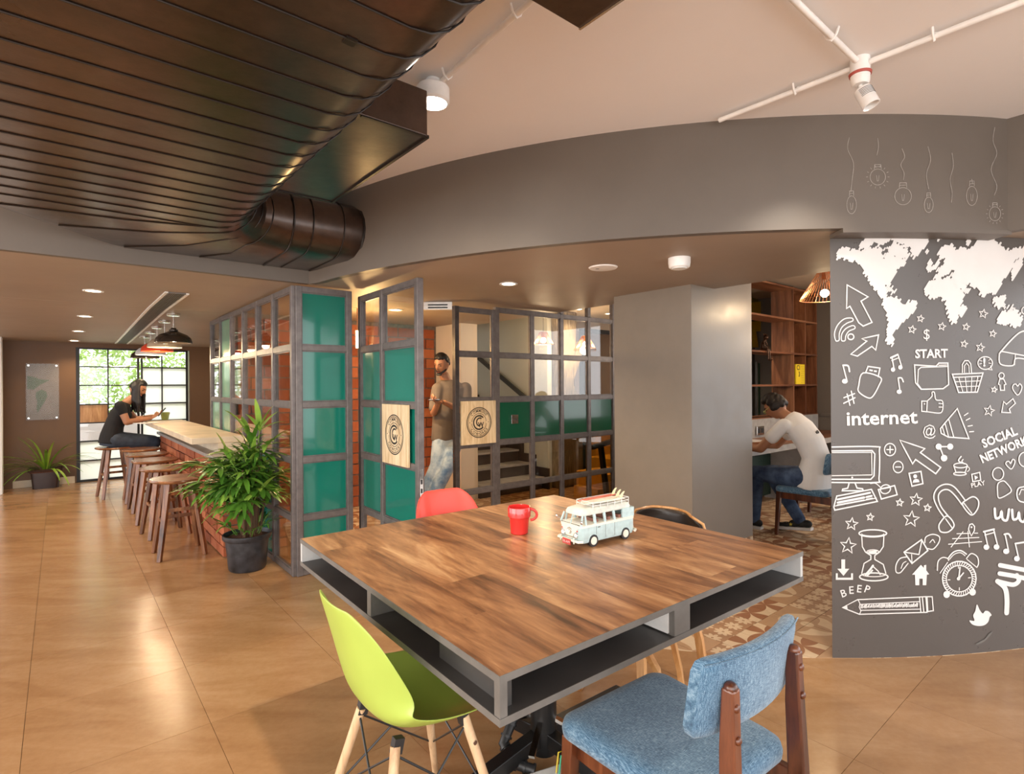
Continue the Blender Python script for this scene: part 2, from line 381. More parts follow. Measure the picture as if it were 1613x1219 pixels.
# stone tiles
TS = .608
tile_me = MB().box(.0008, .0008, -.02, TS-.0008, TS-.0008, -.0015).mesh('stone_tile', M['stone'])
rest = MB(); n = 0
cand = []
for i in range(-12, 10):
    for j in range(-8, 14):
        u0, v0 = .487+i*TS, 2.61+j*TS
        if v0+TS > 10.62: continue
        cs = [W(u0+a*TS, v0+b*TS) for a in (0, 1) for b in (0, 1)]
        if all(math.hypot(c.x-CX, c.y-CY) < RT-.02 for c in cs) and u0 > 1.3: continue
        c = W(u0+TS/2, v0+TS/2); vis = c.y > .9 and abs(c.x)/c.y < 1.15
        cand.append((0 if vis else 1, c.y, u0, v0))
cand.sort()
for k, (a, b, u0, v0) in enumerate(cand):
    if a == 0 and k < 290:
        o = link('stone_tile', tile_me, floor); o.location = W(u0, v0); o.rotation_euler = (0, 0, ANG)
    else:
        R_ = Matrix.Translation(W(u0, v0)) @ Matrix.Rotation(ANG, 4, 'Z'); rest.box(.0012, .0012, -.02, TS-.0012, TS-.0012, -.0015, R_)
o = rest.build('stone_tiling', M['stone'], floor); o['kind'] = 'stuff'
# patterned tiles
PT = .2; cand = []; tablepx = [(484, 850), (775, 1150), (1250, 915), (1250, 868), (870, 778)]
mural_hide = [(1311, 360), (1311, 1036), (1700, 1010), (1700, 360)]
for i in range(7, 48):
    for j in range(-12, 37):
        u0, v0 = i*PT, j*PT
        pl = [tuple(W(u0+a*PT, v0+b*PT)[:2]) for a, b in ((0.006,.006), (.994,.006), (.994,.994), (.006,.994))]
        pl = clip(pl)
        if not pl: continue
        c = W(u0+PT/2, v0+PT/2); q = proj(c)
        hid = inpoly(q, tablepx) or inpoly(q, mural_hide) or q[1] > 1219 or q[0] < 440 or q[0] > 1330 or (963 < q[0] < 1185 and c.y > 4.2) or (q[0] > 963 and c.y > 6.8) or (u0 > 3.7 and v0 > 4.3)
        cand.append((1 if hid else 0, c.y, pl))
cand.sort(key=lambda c: c[:2]); rest = MB(); k = 0
for hid, _, pl in cand:
    if not hid and k < 290: MB().prism(pl, -.015, 0).build('patterned_tile', M['cement'], floor); k += 1
    else: rest.prism(pl, -.015, 0)
o = rest.build('patterned_tiling', M['cement'], floor); o['kind'] = 'stuff'
# ceilings, beam faces
st(MB().add([(-5, -3, CEI), (3.6, -3, CEI), (3.6, 4.7, CEI), (-5, 4.7, CEI), (-5, -3, CEI+.1), (3.6, -3, CEI+.1), (3.6, 4.7, CEI+.1), (-5, 4.7, CEI+.1)],
       [(0,1,2,3),(4,7,6,5),(0,4,5,1),(1,5,6,2),(2,6,7,3),(3,7,4,0)]).build('ceiling', M['ceiling']))
Cc = W(1.444, 4.137)
a0 = -math.acos((CY-Cc.y)/math.hypot(Cc.x-CX, Cc.y-CY)); a1 = .156
curve = [(Cc.x, Cc.y)]+arc(RF, a0, a1, 48)[1:]
E_ = W(3.71, .548); curve[-1] = (E_.x, E_.y)
def wxy(u, v): q = W(u, v); return (q.x, q.y)
csf = [(CX+(p[0]-CX)*(RF-.03)/RF, CY+(p[1]-CY)*(RF-.03)/RF) for p in curve]
sof = csf[1:]+[wxy(3.71, -1.5), wxy(4.9, -1.5), wxy(4.9, .9), wxy(4.05, .9), wxy(4.05, 6.3), wxy(-3.2, 6.3), wxy(-3.2, 4.167), wxy(1.47, 4.167)]
st(MB().prism(sof, SOF+.001, SOF+.04).build('ceiling_soffit', M['soffit']))
zf = 2.10
q = [W(-3.2, 6.3, SOF), W(4.05, 6.3, SOF), W(4.05, 10.62, zf), W(-3.2, 10.62, zf)]
st(MB().add(q+[p+Vector((0, 0, .04)) for p in q], [(0,1,2,3),(4,7,6,5),(0,4,5,1),(1,5,6,2),(2,6,7,3),(3,7,4,0)]).build('ceiling_bar_side', M['soffit']))
def zc(v): return SOF if v < 6.3 else SOF+(zf-SOF)*(v-6.3)/(10.62-6.3)
inner = [(CX+(p[0]-CX)*(RF-.05)/RF, CY+(p[1]-CY)*(RF-.05)/RF) for p in curve]
st(MB().prism(curve+inner[::-1], SOF, CEI+.02).build('wall_fascia', M['taupe'], smooth=30))
q = [wxy(-3.2, 4.137), wxy(1.444, 4.137), wxy(1.444, 4.187), wxy(-3.2, 4.187)]
st(MB().prism(q, SOF, CEI).build('wall_fascia_left', M['taupe']))
q = [wxy(3.71, .548), wxy(3.71, -1.5), wxy(3.76, -1.5), wxy(3.76, .56)]
st(MB().prism(q, SOF-.006, CEI).build('wall_fascia_right', M['taupe']))
def gbox(name, u0, v0, z0, u1, v1, z1, mat, parent=None, bevel=0):
    o = MB().box(u0, v0, z0, u1, v1, z1).build(name, mat, parent, bevel=bevel)
    if parent is None: o.rotation_euler = (0, 0, ANG); st(o)
    return o
gbox('ceiling_study', 4.05, -1.5, 2.76, 9.5, 4.35, 2.8, M['soffit'])
gbox('trim_1', 4.05, .9, SOF+.001, 4.09, 4.35, 2.76, M['soffit'])
gbox('trim_2', 4.05, 4.35, SOF+.001, 4.09, 7.3, 2.45, M['soffit'])
gbox('ceiling_far', 4.05, 4.35, 2.45, 9.5, 8.0, 2.5, M['cream'])
gbox('wall_column_grey', 3.757, 2.385, 0, 4.70, 3.15, 2.76, M['pillar'], bevel=.004)
# tile skirting along the right face of the grey column
for k in range(4):
    o = MB().box(0, 0, 0, .2, .012, .09).build('trim_%d' % (5+k), M['cement']); st(o); o.location = W(3.86+.205*k, 2.372, 0); o.rotation_euler = (0, 0, ANG)
# curved mural wall
wa0 = math.asin((1.650-CX)/RW)
pts = arc(RW, wa0, .62, 40); pin = arc(RW-.12, wa0+.024, .62, 40)
mural = st(MB().prism(pts+pin[::-1], 0, SOF).build('wall_mural', M['graphicwall'], smooth=30))
led = [(CX+(p[0]-CX)*(RF+.004)/RW, CY+(p[1]-CY)*(RF+.004)/RW) for p in arc(RW, wa0, .156*RF/RW, 20)]
led2 = [(CX+(p[0]-CX)*RW/(RF+.004), CY+(p[1]-CY)*RW/(RF+.004)) for p in led]
st(MB().prism(led+led2[::-1], SOF-.022, SOF-.001).build('trim_3', M['taupe']))
# window wall on the left
WV = 10.53
gbox('wall_left', -3.2, WV, 0, .19, WV+.15, 2.2, M['brownwall'])
gbox('wall_left_side', 1.68, WV, 0, 4.2, WV+.15, 2.2, M['brownwall'])
gbox('wall_lintel', .19, WV, 2.035, 1.68, WV+.15, 2.2, M['brownwall'])
gbox('wall_left_column', -1.3, 10.02, 0, -.60, 10.24, 2.12, M['white'])
gbox('baseboard_left', -.52, WV-.015, 0, .17, WV, .10, M['concrete'])
# tall glazed window with steel bars
t = NT('translucent frosted glass'); t.set(Base_Color=(.9, .92, .9), Roughness=.5); tl = t.n('ShaderNodeBsdfTranslucent'); tl.inputs[0].default_value = (.95, .97, .95, 1)
mx = t.n('ShaderNodeMixShader', i_0=.72, i_1=t.b.outputs[0], i_2=tl.outputs[0]); t.t.links.new(mx.outputs[0], t.t.nodes['Material Output'].inputs[0]); M['pane_frost'] = t.m
win = st(MB().box(.19, WV+.02, 0, .215, WV+.08, 2.035).build('window_1', M['blacksatin'])); win.rotation_euler = (0, 0, ANG)
def wb(u0, z0, u1, z1, nm='window_bar', mat='blacksatin', d0=.02, d1=.065): return MB().box(u0, WV+d0, z0, u1, WV+d1, z1).build(nm, M[mat], win)
zr = [.015, .316, .61, .887, 1.168, 1.459, 1.743, 2.02]
for u0, u1 in ((.215, .235), (.572, .590), (.955, .985), (1.005, 1.03), (1.283, 1.300), (1.63, 1.66)): wb(u0, 0, u1, 2.03)
wb(.215, 2.01, 1.66, 2.035, 'window_frame'); wb(.215, 0, 1.66, .03, 'window_frame')
for z in zr[1:-1]:
    wb(.235, z-.009, .955, z+.009); wb(1.03, z-.009, 1.63, z+.009)
for a, b in ((.235, .572), (.590, .955), (1.03, 1.283), (1.30, 1.63)):
    for k in range(7):
        z0, z1 = zr[k]+.009, zr[k+1]-.009; left = a < 1
        if a < .3 and k == 3: m, nm = 'oak', 'wood_panel'
        elif left: m, nm = ('frost', 'frosted_pane') if k < 2 else ('glass', 'pane')
        else: m, nm = ('frost', 'frosted_pane') if k < 6 else ('glass', 'pane')
        o = MB().box(a, WV+.036, z0, b, WV+.042, z1).build(nm, M['pane_frost'] if m == 'frost' else M[m], win)
# outside: bright wall and hedge
gr = MB().box(-4, WV+.15, -.12, 6, 17, -.01).build('ground', M['concrete']); gr.rotation_euler = (0, 0, ANG); st(gr)
gw = MB().box(-3, 12.4, 0, 5, 12.55, .95).build('wall_garden', M['white']); gw.rotation_euler = (0, 0, ANG); st(gw)
hd = MB(); rr = random.Random(3)
for k in range(9500):
    u = rr.uniform(-2.2, 4.6); z = rr.uniform(.75, 3.4); v = 12.9+rr.random()**2*1.3
    L = rr.uniform(.06, .20); wd = L*rr.uniform(.12, .22); a = rr.uniform(0, 2*PI); e = rr.uniform(-.9, .9)
    R_ = Matrix.Translation(W(u, v, z)) @ Matrix.Rotation(a, 4, 'Z') @ Matrix.Rotation(e, 4, 'Y') @ Matrix.Rotation(rr.uniform(-1, 1), 4, 'X')
    hd.add([(0, 0, 0), (L*.5, wd, .02), (L, 0, -.04), (L*.5, -wd, .02)], [(0, 1, 2), (0, 2, 3)], R_)
t = NT('sunlit hedge leaves'); g = t.noise(t.coord('World'), 6, 3); t.set(Base_Color=t.ramp(g, [(.35, (.24, .38, .09)), (.6, (.58, .72, .36)), (.75, (.85, .92, .65))]), Roughness=.4); tl = t.n('ShaderNodeBsdfTranslucent'); tl.inputs[0].default_value = (.5, .7, .2, 1)
mx = t.n('ShaderNodeMixShader', i_0=.4, i_1=t.b.outputs[0], i_2=tl.outputs[0]); t.t.links.new(mx.outputs[0], t.t.nodes['Material Output'].inputs[0])
o = hd.build('hedge_foliage', t.m, fix=False); o['kind'] = 'stuff'; tag(o, 'bright sunlit garden foliage outside the tall barred window', 'foliage')
# framed glass-fronted poster on the dark wall
pf = thing('glass_poster', 'pale framed poster under clear acrylic with steel standoffs on brown wall', 'poster', W(-.19, WV, 0), ANG)
MB().box(-.18, -.012, .963, .18, -.002, 1.776).build('print', plain('pale poster print', (.16, .13, .105), .5), pf)
t = NT('grey green blot print'); t.set(Base_Color=(.075, .10, .055), Roughness=.6); gm = t.m
blots = [[(-.17,1.6),(-.10,1.585),(-.03,1.55),(.08,1.54),(.02,1.50),(-.03,1.47),(-.10,1.40),(-.17,1.41)], [(-.07,1.37),(-.01,1.40),(.04,1.37),(.05,1.30),(.02,1.22),(-.03,1.12),(-.06,1.06),(-.07,1.14),(-.06,1.22),(-.08,1.30)]]
for b in blots:
    m_ = MB(); m_.add([(x, -.0128, z) for x, z in b], [tuple(q) for q in geometry.tessellate_polygon([[Vector((x, z, 0)) for x, z in b]])]); m_.build('printed_shape', gm, pf)
MB().box(-.185, -.034, .958, .185, -.030, 1.781).build('acrylic_sheet', glassy('matt acrylic', refl=.2, rough=.1), pf)
for x in (-.155, .155):
    for z in (.99, 1.75): MB().cyl((x, -.04, z), (x, 0, z), .012).build('standoff', M['chrome'], pf, smooth=True)

# ---------------------------------------------------------------- brick wall in the back
def brick_wall(name, u0, u1, v, z1, bl, bh, parent=None, along='u', depth=.1, face=-1):
    base = MB()
    if along == 'u': base.box(u0, v+.012, 0, u1, v+depth, z1)
    base = base.build(name, M['mortar'], parent)
    if parent is None: base.rotation_euler = (0, 0, ANG); st(base)
    me = MB().box(0, 0, 0, bl-.014, .03, bh-.014).mesh('brick', M['brick'])
    half = MB().box(0, 0, 0, bl/2-.014, .03, bh-.014).mesh('half_brick', M['brick'])
    r = random.Random(5); rows = int(z1/bh+.5)
    for j in range(rows):
        x = u0; z = j*bh
        if z+bh > z1+.02: break
        if j % 2: o = link('brick', half, base); o.location = (x, v+r.uniform(-.004, .004), z+.007); x += bl/2
        while x < u1-.03:
            wleft = u1-x
            if wleft >= bl-.02: o = link('brick', me, base); stp = bl
            else: o = link('brick', half, base); o.scale.x = min(1, max(.3, wleft/(bl/2))); stp = bl
            o.location = (x, v+r.uniform(-.005, .005), z+.007); x += stp
    return base
bwall = brick_wall('wall_brick', 1.42, 3.80, 6.16, SOF, .262, .1265)
gbox('wall_cream', 3.80, 5.60, 0, 4.05, 6.28, SOF, M['cream'])
# stairs
stair = thing('staircase', 'dark staircase with grey treads seen through the steel glass screen', 'stairs', W(4.06, 5.556, 0), ANG)
for k in range(8):
    MB().box(0, .27*k+.01, .165*k, 1.09, .27*k+.27, .165*k+.14).build('riser', plain('dark brown riser', (.035, .02, .014), .5) if k == 0 else bpy.data.materials['dark brown riser'], stair)
    MB().box(0, .27*k-.02, .165*k+.14, 1.09, .27*k+.27, .165*(k+1)).build('tread', M['greyslab'], stair)
sk = [(0, -.05)]
for k in range(6): sk += [(.165*k+.28, .27*k-.10), (.165*k+.28, .27*k+.17)] if 0 else []
prof = [(-.10, 0)]
for k in range(7): prof += [(.27*k-.10, .165*(k+1)+.12), (.27*k+.17, .165*(k+1)+.12)]
prof += [(prof[-1][0], 0)]
m_ = MB(); n_ = len(prof)
m_.add([(1.095, a, b) for a, b in prof]+[(1.07, a, b) for a, b in prof], [tuple(q) for q in geometry.tessellate_polygon([[Vector((a, b, 0)) for a, b in prof]])]+[tuple(n_+i for i in q) for q in geometry.tessellate_polygon([[Vector((a, b, 0)) for a, b in prof]])]+[(i, (i+1) % n_, (i+1) % n_+n_, i+n_) for i in range(n_)])
m_.build('stringer', bpy.data.materials['dark brown riser'], stair)
st(gbox('wall_stair', 5.16, 5.50, 0, 5.24, 8.0, 2.45, wallpaint('pale stair wall', (.50, .50, .42), .04)))
gbox('wall_stair_back', 4.06, 7.95, 0, 9.5, 8.05, 2.45, M['olive'])
hr = thing('stair_handrail', 'dark metal handrail sloping down the pale stair wall', 'handrail', (0, 0, 0), ANG)
MB().bar((5.10, 5.85, 1.22), (5.10, 7.5, 2.12), .03, .06).build('rail', M['blacksatin'], hr)
for v, z in ((6.1, 1.36), (6.9, 1.79)): MB().cyl((5.10, v, z-.02), (5.16, v, z-.02), .012).build('bracket', M['blacksatin'], hr)
# forked trunk-like column with rough bark board
t = NT('rough board column'); c = t.coord('Object', (6, 6, .8)); n1 = t.noise(c, 6, 6, .75, .6); t.set(Base_Color=t.ramp(n1, [(.3, (.07, .05, .025)), (.5, (.24, .18, .10)), (.7, (.40, .32, .20))]), Roughness=.85); t.bump(n1, .8, .02)
tk = thing('trunk_column', 'rough forked wooden column standing beside the stairs', 'column', W(5.25, 5.40, 0), ANG)
m_ = MB(); pf_ = [(0, 0), (.52, 0), (.50, 1.1), (.34, 1.42), (.38, 2.0), (.42, 2.45), (-.02, 2.45), (.04, 2.0), (.06, 1.4), (.0, 1.1)]
def zprism(m_, pts, y0, y1):
    n_ = len(pts); tr = geometry.tessellate_polygon([[Vector((a, b, 0)) for a, b in pts]])
    return m_.add([(a, y0, b) for a, b in pts]+[(a, y1, b) for a, b in pts], [tuple(q) for q in tr]+[(q[2]+n_, q[1]+n_, q[0]+n_) for q in tr]+[(i, (i+1) % n_, (i+1) % n_+n_, i+n_) for i in range(n_)])
zprism(m_, pf_, 0, .3).build('trunk', t.m, tk, bevel=.03)
m_ = MB(); zprism(m_, [(.30, 1.38), (.62, 2.05), (.50, 2.05), (.22, 1.6)], .02, .26).build('branch', t.m, tk, bevel=.02)
# far room behind the screen
gbox('wall_far', 5.24, 7.3, 0, 7.15, 7.38, 2.45, wallpaint('warm beige far wall', (.42, .36, .24), .04))
gbox('wall_far_right', 7.55, 7.3, 0, 9.5, 7.38, 2.45, wallpaint('ochre brown far wall', (.30, .16, .05), .05))
gbox('wall_far_low', 7.15, 7.3, 0, 7.55, 7.38, 1.35, bpy.data.materials['ochre brown far wall'])
gbox('wall_far_top', 7.15, 7.3, 1.85, 7.55, 7.38, 2.45, bpy.data.materials['warm beige far wall'])
w2 = st(MB().box(7.15, 7.31, 1.35, 7.17, 7.35, 1.85).build('window_2', M['blacksatin'])); w2.rotation_euler = (0, 0, ANG)
for a, b, c_, d in ((7.53, 7.55, 1.35, 1.85), (7.345, 7.355, 1.35, 1.85)): MB().box(a, 7.31, c_, b, 7.35, d).build('window_bar', M['blacksatin'], w2)
for z in (1.35, 1.51, 1.68, 1.83): MB().box(7.15, 7.31, z, 7.55, 7.35, z+.02).build('window_bar', M['blacksatin'], w2)
MB().box(7.15, 7.328, 1.35, 7.55, 7.332, 1.85).build('pane', M['pane_frost'], w2)
# dark framed opening near the far room
d3 = st(MB().box(5.98, 5.6, 0, 6.03, 5.68, 2.2).build('door_3', M['blacksatin'])); d3.rotation_euler = (0, 0, ANG)
MB().box(5.98, 5.6, 2.2, 7.6, 5.68, 2.26).build('door_frame', M['blacksatin'], d3)
MB().box(7.0, 5.6, 0, 7.04, 5.68, 2.2).build('door_frame', M['blacksatin'], d3)
MB().box(6.03, 5.63, .5, 7.0, 5.64, 2.2).build('door_pane', M['amberglass'], d3)
bn = thing('yellow_bench', 'stepped yellow bench block behind the steel glass screen', 'bench', W(5.93, 5.0, 0), ANG)
MB().box(0, 0, 0, 1.6, .45, .38).build('seat', M['yellow'], bn, bevel=.006)
MB().box(.15, .45, 0, 1.6, .75, .78).build('backrest', M['yellow'], bn, bevel=.006)
lb = thing('yellow_step', 'low bright yellow platform block next to the grey column', 'platform', W(5.05, 4.36, 0), ANG)
MB().box(0, 0, 0, .55, .5, .34).build('block', M['yellow'], lb, bevel=.006)
MB().box(-.1, .05, 0, -.002, .45, .17).build('low_block', M['yellow'], lb, bevel=.006)
sf = thing('slanted_frame', 'black slanted steel leg frame in front of the yellow platform', 'frame', W(4.98, 4.30, 0), ANG)
MB().bar((0.02, 0, .02), (-.10, 0, .72), .05, .05, (0, 1, 0)).build('leg', M['blacksatin'], sf)
MB().bar((-.25, 0, .70), (.35, 0, .78), .05, .05, (0, 1, 0)).build('crossbar', M['blacksatin'], sf)
MB().bar((-.25, 0, .03), (.35, 0, .03), .05, .05, (0, 1, 0)).build('foot', M['blacksatin'], sf)

# ---------------------------------------------------------------- steel and glass screen
ZR = [.02, .431, .868, 1.284, 1.714, 2.155]
SB = .022
def cell(parent, a0, a1, z0, z1, mat, M_=None, name=None):
    nm = name or ('glass_pane' if mat in ('glass', 'amberglass') else ('green_panel' if mat in ('green', 'palegreen') else 'teal_panel'))
    MB(M_).box(a0+SB, -.004, z0+SB, a1-SB, .004, z1-SB).build(nm, M[mat], parent)
    b = MB(M_)                                                    # glazing bead
    for x0, zz0, x1, zz1 in ((a0+SB, z0+SB, a0+SB+.008, z1-SB), (a1-SB-.008, z0+SB, a1-SB, z1-SB), (a0+SB+.008, z0+SB, a1-SB-.008, z0+SB+.008), (a0+SB+.008, z1-SB-.008, a1-SB-.008, z1-SB)):
        b.box(x0, -.012, zz0, x1, -.0045, zz1)
    b.build('glazing_bead', M['steel'], parent)
def screen(parent, xs, zs, cells, M_=None, z_top=None, sd=.024, wt=.044):
    for i, x in enumerate(xs): MB(M_).box(x-SB, -sd, 0 if zs[0] < .1 else zs[0], x+SB, sd, zs[-1]+SB if z_top is None else z_top).build('steel_post', M['steel'], parent, bevel=.002, seg=1)
    for j, z in enumerate(zs):
        for i in range(len(xs)-1): MB(M_).box(xs[i]+SB, -sd+.002, max(z-SB, .0), xs[i+1]-SB, sd-.002, z+SB).build('steel_rail', M['steel'], parent, bevel=.002, seg=1)
    for i in range(len(xs)-1):
        for j in range(len(zs)-1):
            c_ = cells[j][i]
            if c_: cell(parent, xs[i], xs[i+1], zs[j], zs[j+1], c_, M_)
G = {'c': 'glass', 't': 'teal', 'g': 'green', 'p': 'palegreen', 'b': 'amberglass', '.': None}
sp = thing('glass_screen', 'steel framed screen of teal and clear panes enclosing the bar corner', 'partition', W(1.36, 4.206, 0), ANG)
# long side: local x of the screen runs along +v
Ms = Matrix(((0, 1, 0, 0), (1, 0, 0, 0), (0, 0, 1, 0), (0, 0, 0, 1)))
xs = [.02+.4735*k for k in range(7)]
rows = ['ctcccc', 'ctcccc', 'cccctt', 'ccccpc', 'ccccpc']
rows = [r.replace('tt', 'pp') if i == 2 else r for i, r in enumerate(rows)]
screen(sp, xs, ZR, [[G[c] for c in r] for r in rows], Ms)
screen(sp, [.024, .418], ZR, [['teal']]*5)
s2 = thing('glass_screen', 'steel framed screen with dark green middle panels beside the grey column', 'partition', W(3.27, 4.206, 0), ANG)
screen(s2, [0, .455, .875, 1.30, 1.72], ZR, [['amberglass']*4, ['glass', 'glass', 'amberglass', 'amberglass'], ['green']*4, ['glass']*4, ['glass']*4])
for i, x in enumerate((.875, 1.30, 1.72)): MB().box(x-SB, -.024, 2.18, x+SB, .024, 2.45).build('upper_post', M['steel'], s2)
for a, b in ((.80, .875), (.875, 1.30), (1.30, 1.72)): MB().box(a+SB, -.004, 2.18, b-SB, .004, 2.45).build('upper_pane', M['glass'], s2)
pk = thing('switch_plate', 'square steel floor-socket plate fixed on the first dark green panel', 'socket', W(3.27+.215, 4.206-.012, 1.085), ANG)
MB().box(-.045, -.008, -.045, .045, 0, .045).build('plate', M['chrome'], pk, bevel=.003)
for x in (-.014, .014): MB().box(x-.006, -.011, -.012, x+.006, -.008, .006).build('rocker', M['black'], pk)
# doors
LZ = [.02, .431, .868, 1.284, 1.714, 2.125]
d2 = st(MB().box(-SB, -.024, .02, SB, .024, 2.15).build('door_2', M['steel'])); d2.location = W(2.80, 4.206, 0); d2.rotation_euler = (0, 0, ANG)
screen(d2, [0.0, .43], LZ, [['glass']]*2+[[None]]+[['glass']]*2)
for k in range(4): MB().box(-.028, -.008, .72+.03*k, -SB, .008, .735+.03*k).build('bolt_plate', M['chrome'], d2)
hx = W(1.893, 4.206); tip = Vector((-.626, 3.706, 0)); dv = (tip-hx); Ld = dv.length
d1 = st(MB().box(-SB, -.024, .02, SB, .024, 2.14).build('door_1', M['steel'])); d1.location = hx; d1.rotation_euler = (0, 0, math.atan2(dv.y, dv.x))
screen(d1, [0.0, .40, Ld], LZ, [['glass', 'glass'], ['teal', 'teal'], ['teal', None], ['teal', 'teal'], ['glass', 'glass']])
MB().box(.40+SB, -.004, .89, Ld-SB, .004, 1.262).build('teal_panel', M['teal'], d1)
MB().box(Ld+SB, -.012, .60, Ld+SB+.003, .012, .86).build('lock_plate', M['chrome'], d1)
for z in (.64, .70, .76): MB().box(Ld+SB+.003, -.006, z, Ld+SB+.0045, .006, z+.03).build('lock_slot', M['black'], d1)
# round logo boards
def text_mesh(body, size=1.0, bold=0.0, align='CENTER', res=2):
    c = bpy.data.curves.new('lettering', 'FONT'); c.body = body; c.size = size; c.offset = bold; c.align_x = align; c.align_y = 'CENTER'; c.resolution_u = res
    o = bpy.data.objects.new('lettering', c); COL.objects.link(o); bpy.context.view_layer.update()
    me = bpy.data.meshes.new_from_object(o.evaluated_get(bpy.context.evaluated_depsgraph_get()))
    vs = [(v.co.x, v.co.y) for v in me.vertices]; fs = [tuple(p.vertices) for p in me.polygons]
    bpy.data.objects.remove(o); bpy.data.curves.remove(c); bpy.data.meshes.remove(me)
    return vs, fs
_tc = {}
def tm(body, bold=0.0):
    if (body, bold) not in _tc: _tc[(body, bold)] = text_mesh(body, 1.0, bold)
    return _tc[(body, bold)]
def logo(parent, cx, cz, R, y, flip=1):
    ink = MB()
    def P2(x, z): return (cx+x*flip, y, cz+z)
    def ring(r0, r1, n=48, a0=0, a1=2*PI, ox=0, oz=0):
        vs = []
        for i in range(n+1):
            a = a0+(a1-a0)*i/n; vs += [P2(ox+r0*math.cos(a), oz+r0*math.sin(a)), P2(ox+r1*math.cos(a), oz+r1*math.sin(a))]
        ink.add(vs, [(2*i, 2*i+1, 2*i+3, 2*i+2) for i in range(n)])
    ring(R*.94, R); ring(R*.865, R*.90)
    ring(R*.565, R*.60, 24, .1, PI-.1); ring(R*.565, R*.60, 24, PI+.1, 2*PI-.1)
    def word(s, r, top):
        h = R*.25; ws = [(max(x for x, z in tm(c_, .015)[0])-min(x for x, z in tm(c_, .015)[0]))*h+R*.045 for c_ in s]; tot = sum(ws); acc = 0
        for i, ch in enumerate(s):
            k = (acc+ws[i]/2-tot/2)/r; acc += ws[i]; a = PI/2-k if top else -PI/2+k
            vs, fs = tm(ch, .015); rot = a-PI/2 if top else a+PI/2
            ink.add([P2(r*math.cos(a)+h*(x*math.cos(rot)-z*math.sin(rot)), r*math.sin(a)+h*(x*math.sin(rot)+z*math.cos(rot))) for x, z in vs], fs)
    word('COMMUNE', R*.75, True); word('COWORKS', R*.75, False)
    for a in (.02, PI-.02): ring(0, R*.03, 10, 0, 2*PI, R*.75*math.cos(a), R*.75*math.sin(a))
    ring(R*.39, R*.49, 32, .75, 2*PI-.75); ring(R*.21, R*.30, 24, 1.0, 2*PI-1.6, R*.05, .03*R)
    vs, fs = tm('W', .04); ink.add([P2(R*.14+R*.42*x, -R*.16+R*.42*z) for x, z in vs], fs)
    ink.build('printed_logo', M['blackprint'], parent, fix=False)
M['blackprint'] = plain('black logo print', (.02, .015, .012), .6)
def sign(loc, rz, wd, ht, label, both=False):
    s = thing('logo_sign', label, 'sign', loc, rz)
    b = MB().box(-wd/2, -.045, -ht/2, wd/2, -.025, ht/2).build('board', M['pine'], s, bevel=.003)
    logo(s, 0, 0, min(wd, ht)*.36, -.0455)
    for x in (-wd/2+.06, wd/2-.06): MB().cyl((x, -.026, 0), (x, -.001, 0), .01).build('spacer', M['chrome'], s)
    return s
sign(W(3.027, 4.206, 1.075), ANG, .40, .405, 'square pine board with round black logo on the closed narrow door')
da = math.atan2(dv.y, dv.x); pS = hx+dv.normalized()*.66
sg = sign((pS.x, pS.y, 1.075), da, .40, .43, 'square pine board with round black logo on the open teal door')
s3 = thing('sign_backing', 'plain pine board on the rear of the open teal door', 'board', (pS.x, pS.y, 1.075), da)
MB().box(-.2, .028, -.21, .24, .045, .21).build('board', M['pine'], s3)
# ================================================================ bar
bar = thing('brick_bar', 'low red brick bar wall with grey ledge under the pale counter', 'bar', W(1.05, 5.05, 0), ANG)
# local: x along u (0 .. .285), y along v (0 .. 3.75)
BL, BH = .25, .0865
core = MB().box(.012, .012, 0, .285, 3.76, .79).build('bar_core', M['mortar'], bar)
me = MB().box(-.004, 0, 0, .03, BL-.012, BH-.012).mesh('brick', M['brick']); hf = MB().box(-.004, 0, 0, .03, BL/2-.012, BH-.012).mesh('half_brick', M['brick'])
me2 = MB().box(0, -.004, 0, BL-.012, .03, BH-.012).mesh('end_brick', M['brick'])
r = random.Random(9)
for j in range(9):
    y = 0 if j % 2 == 0 else BL/2; z = j*BH+.008
    if j % 2: o = link('brick', hf, bar); o.location = (r.uniform(-.003, .003), 0, z)
    while y < 3.70:
        o = link('brick', me if y+BL < 3.8 else hf, bar); o.location = (r.uniform(-.005, .004), y, z); y += BL
    for x in ((.035,) if j % 2 else (.035,)):
        o = link('brick', me2, bar); o.location = (x, r.uniform(-.004, .003), z)
MB().box(-.035, -.05, .79, .285, 3.78, .822).build('grey_ledge', M['greyslab'], bar, bevel=.003)
MB().box(.06, .50, .822, .285, 3.5, .910).build('plinth', M['concrete'], bar)
ct = MB().box(0, 0, .911, .43, 3.40, .967).build('counter_top', M['concrete'], None, bevel=.004); ct.location = W(.90, 5.565, 0); ct.rotation_euler = (0, 0, ANG)
tag(ct, 'long pale concrete counter slab floating above the brick bar', 'counter')
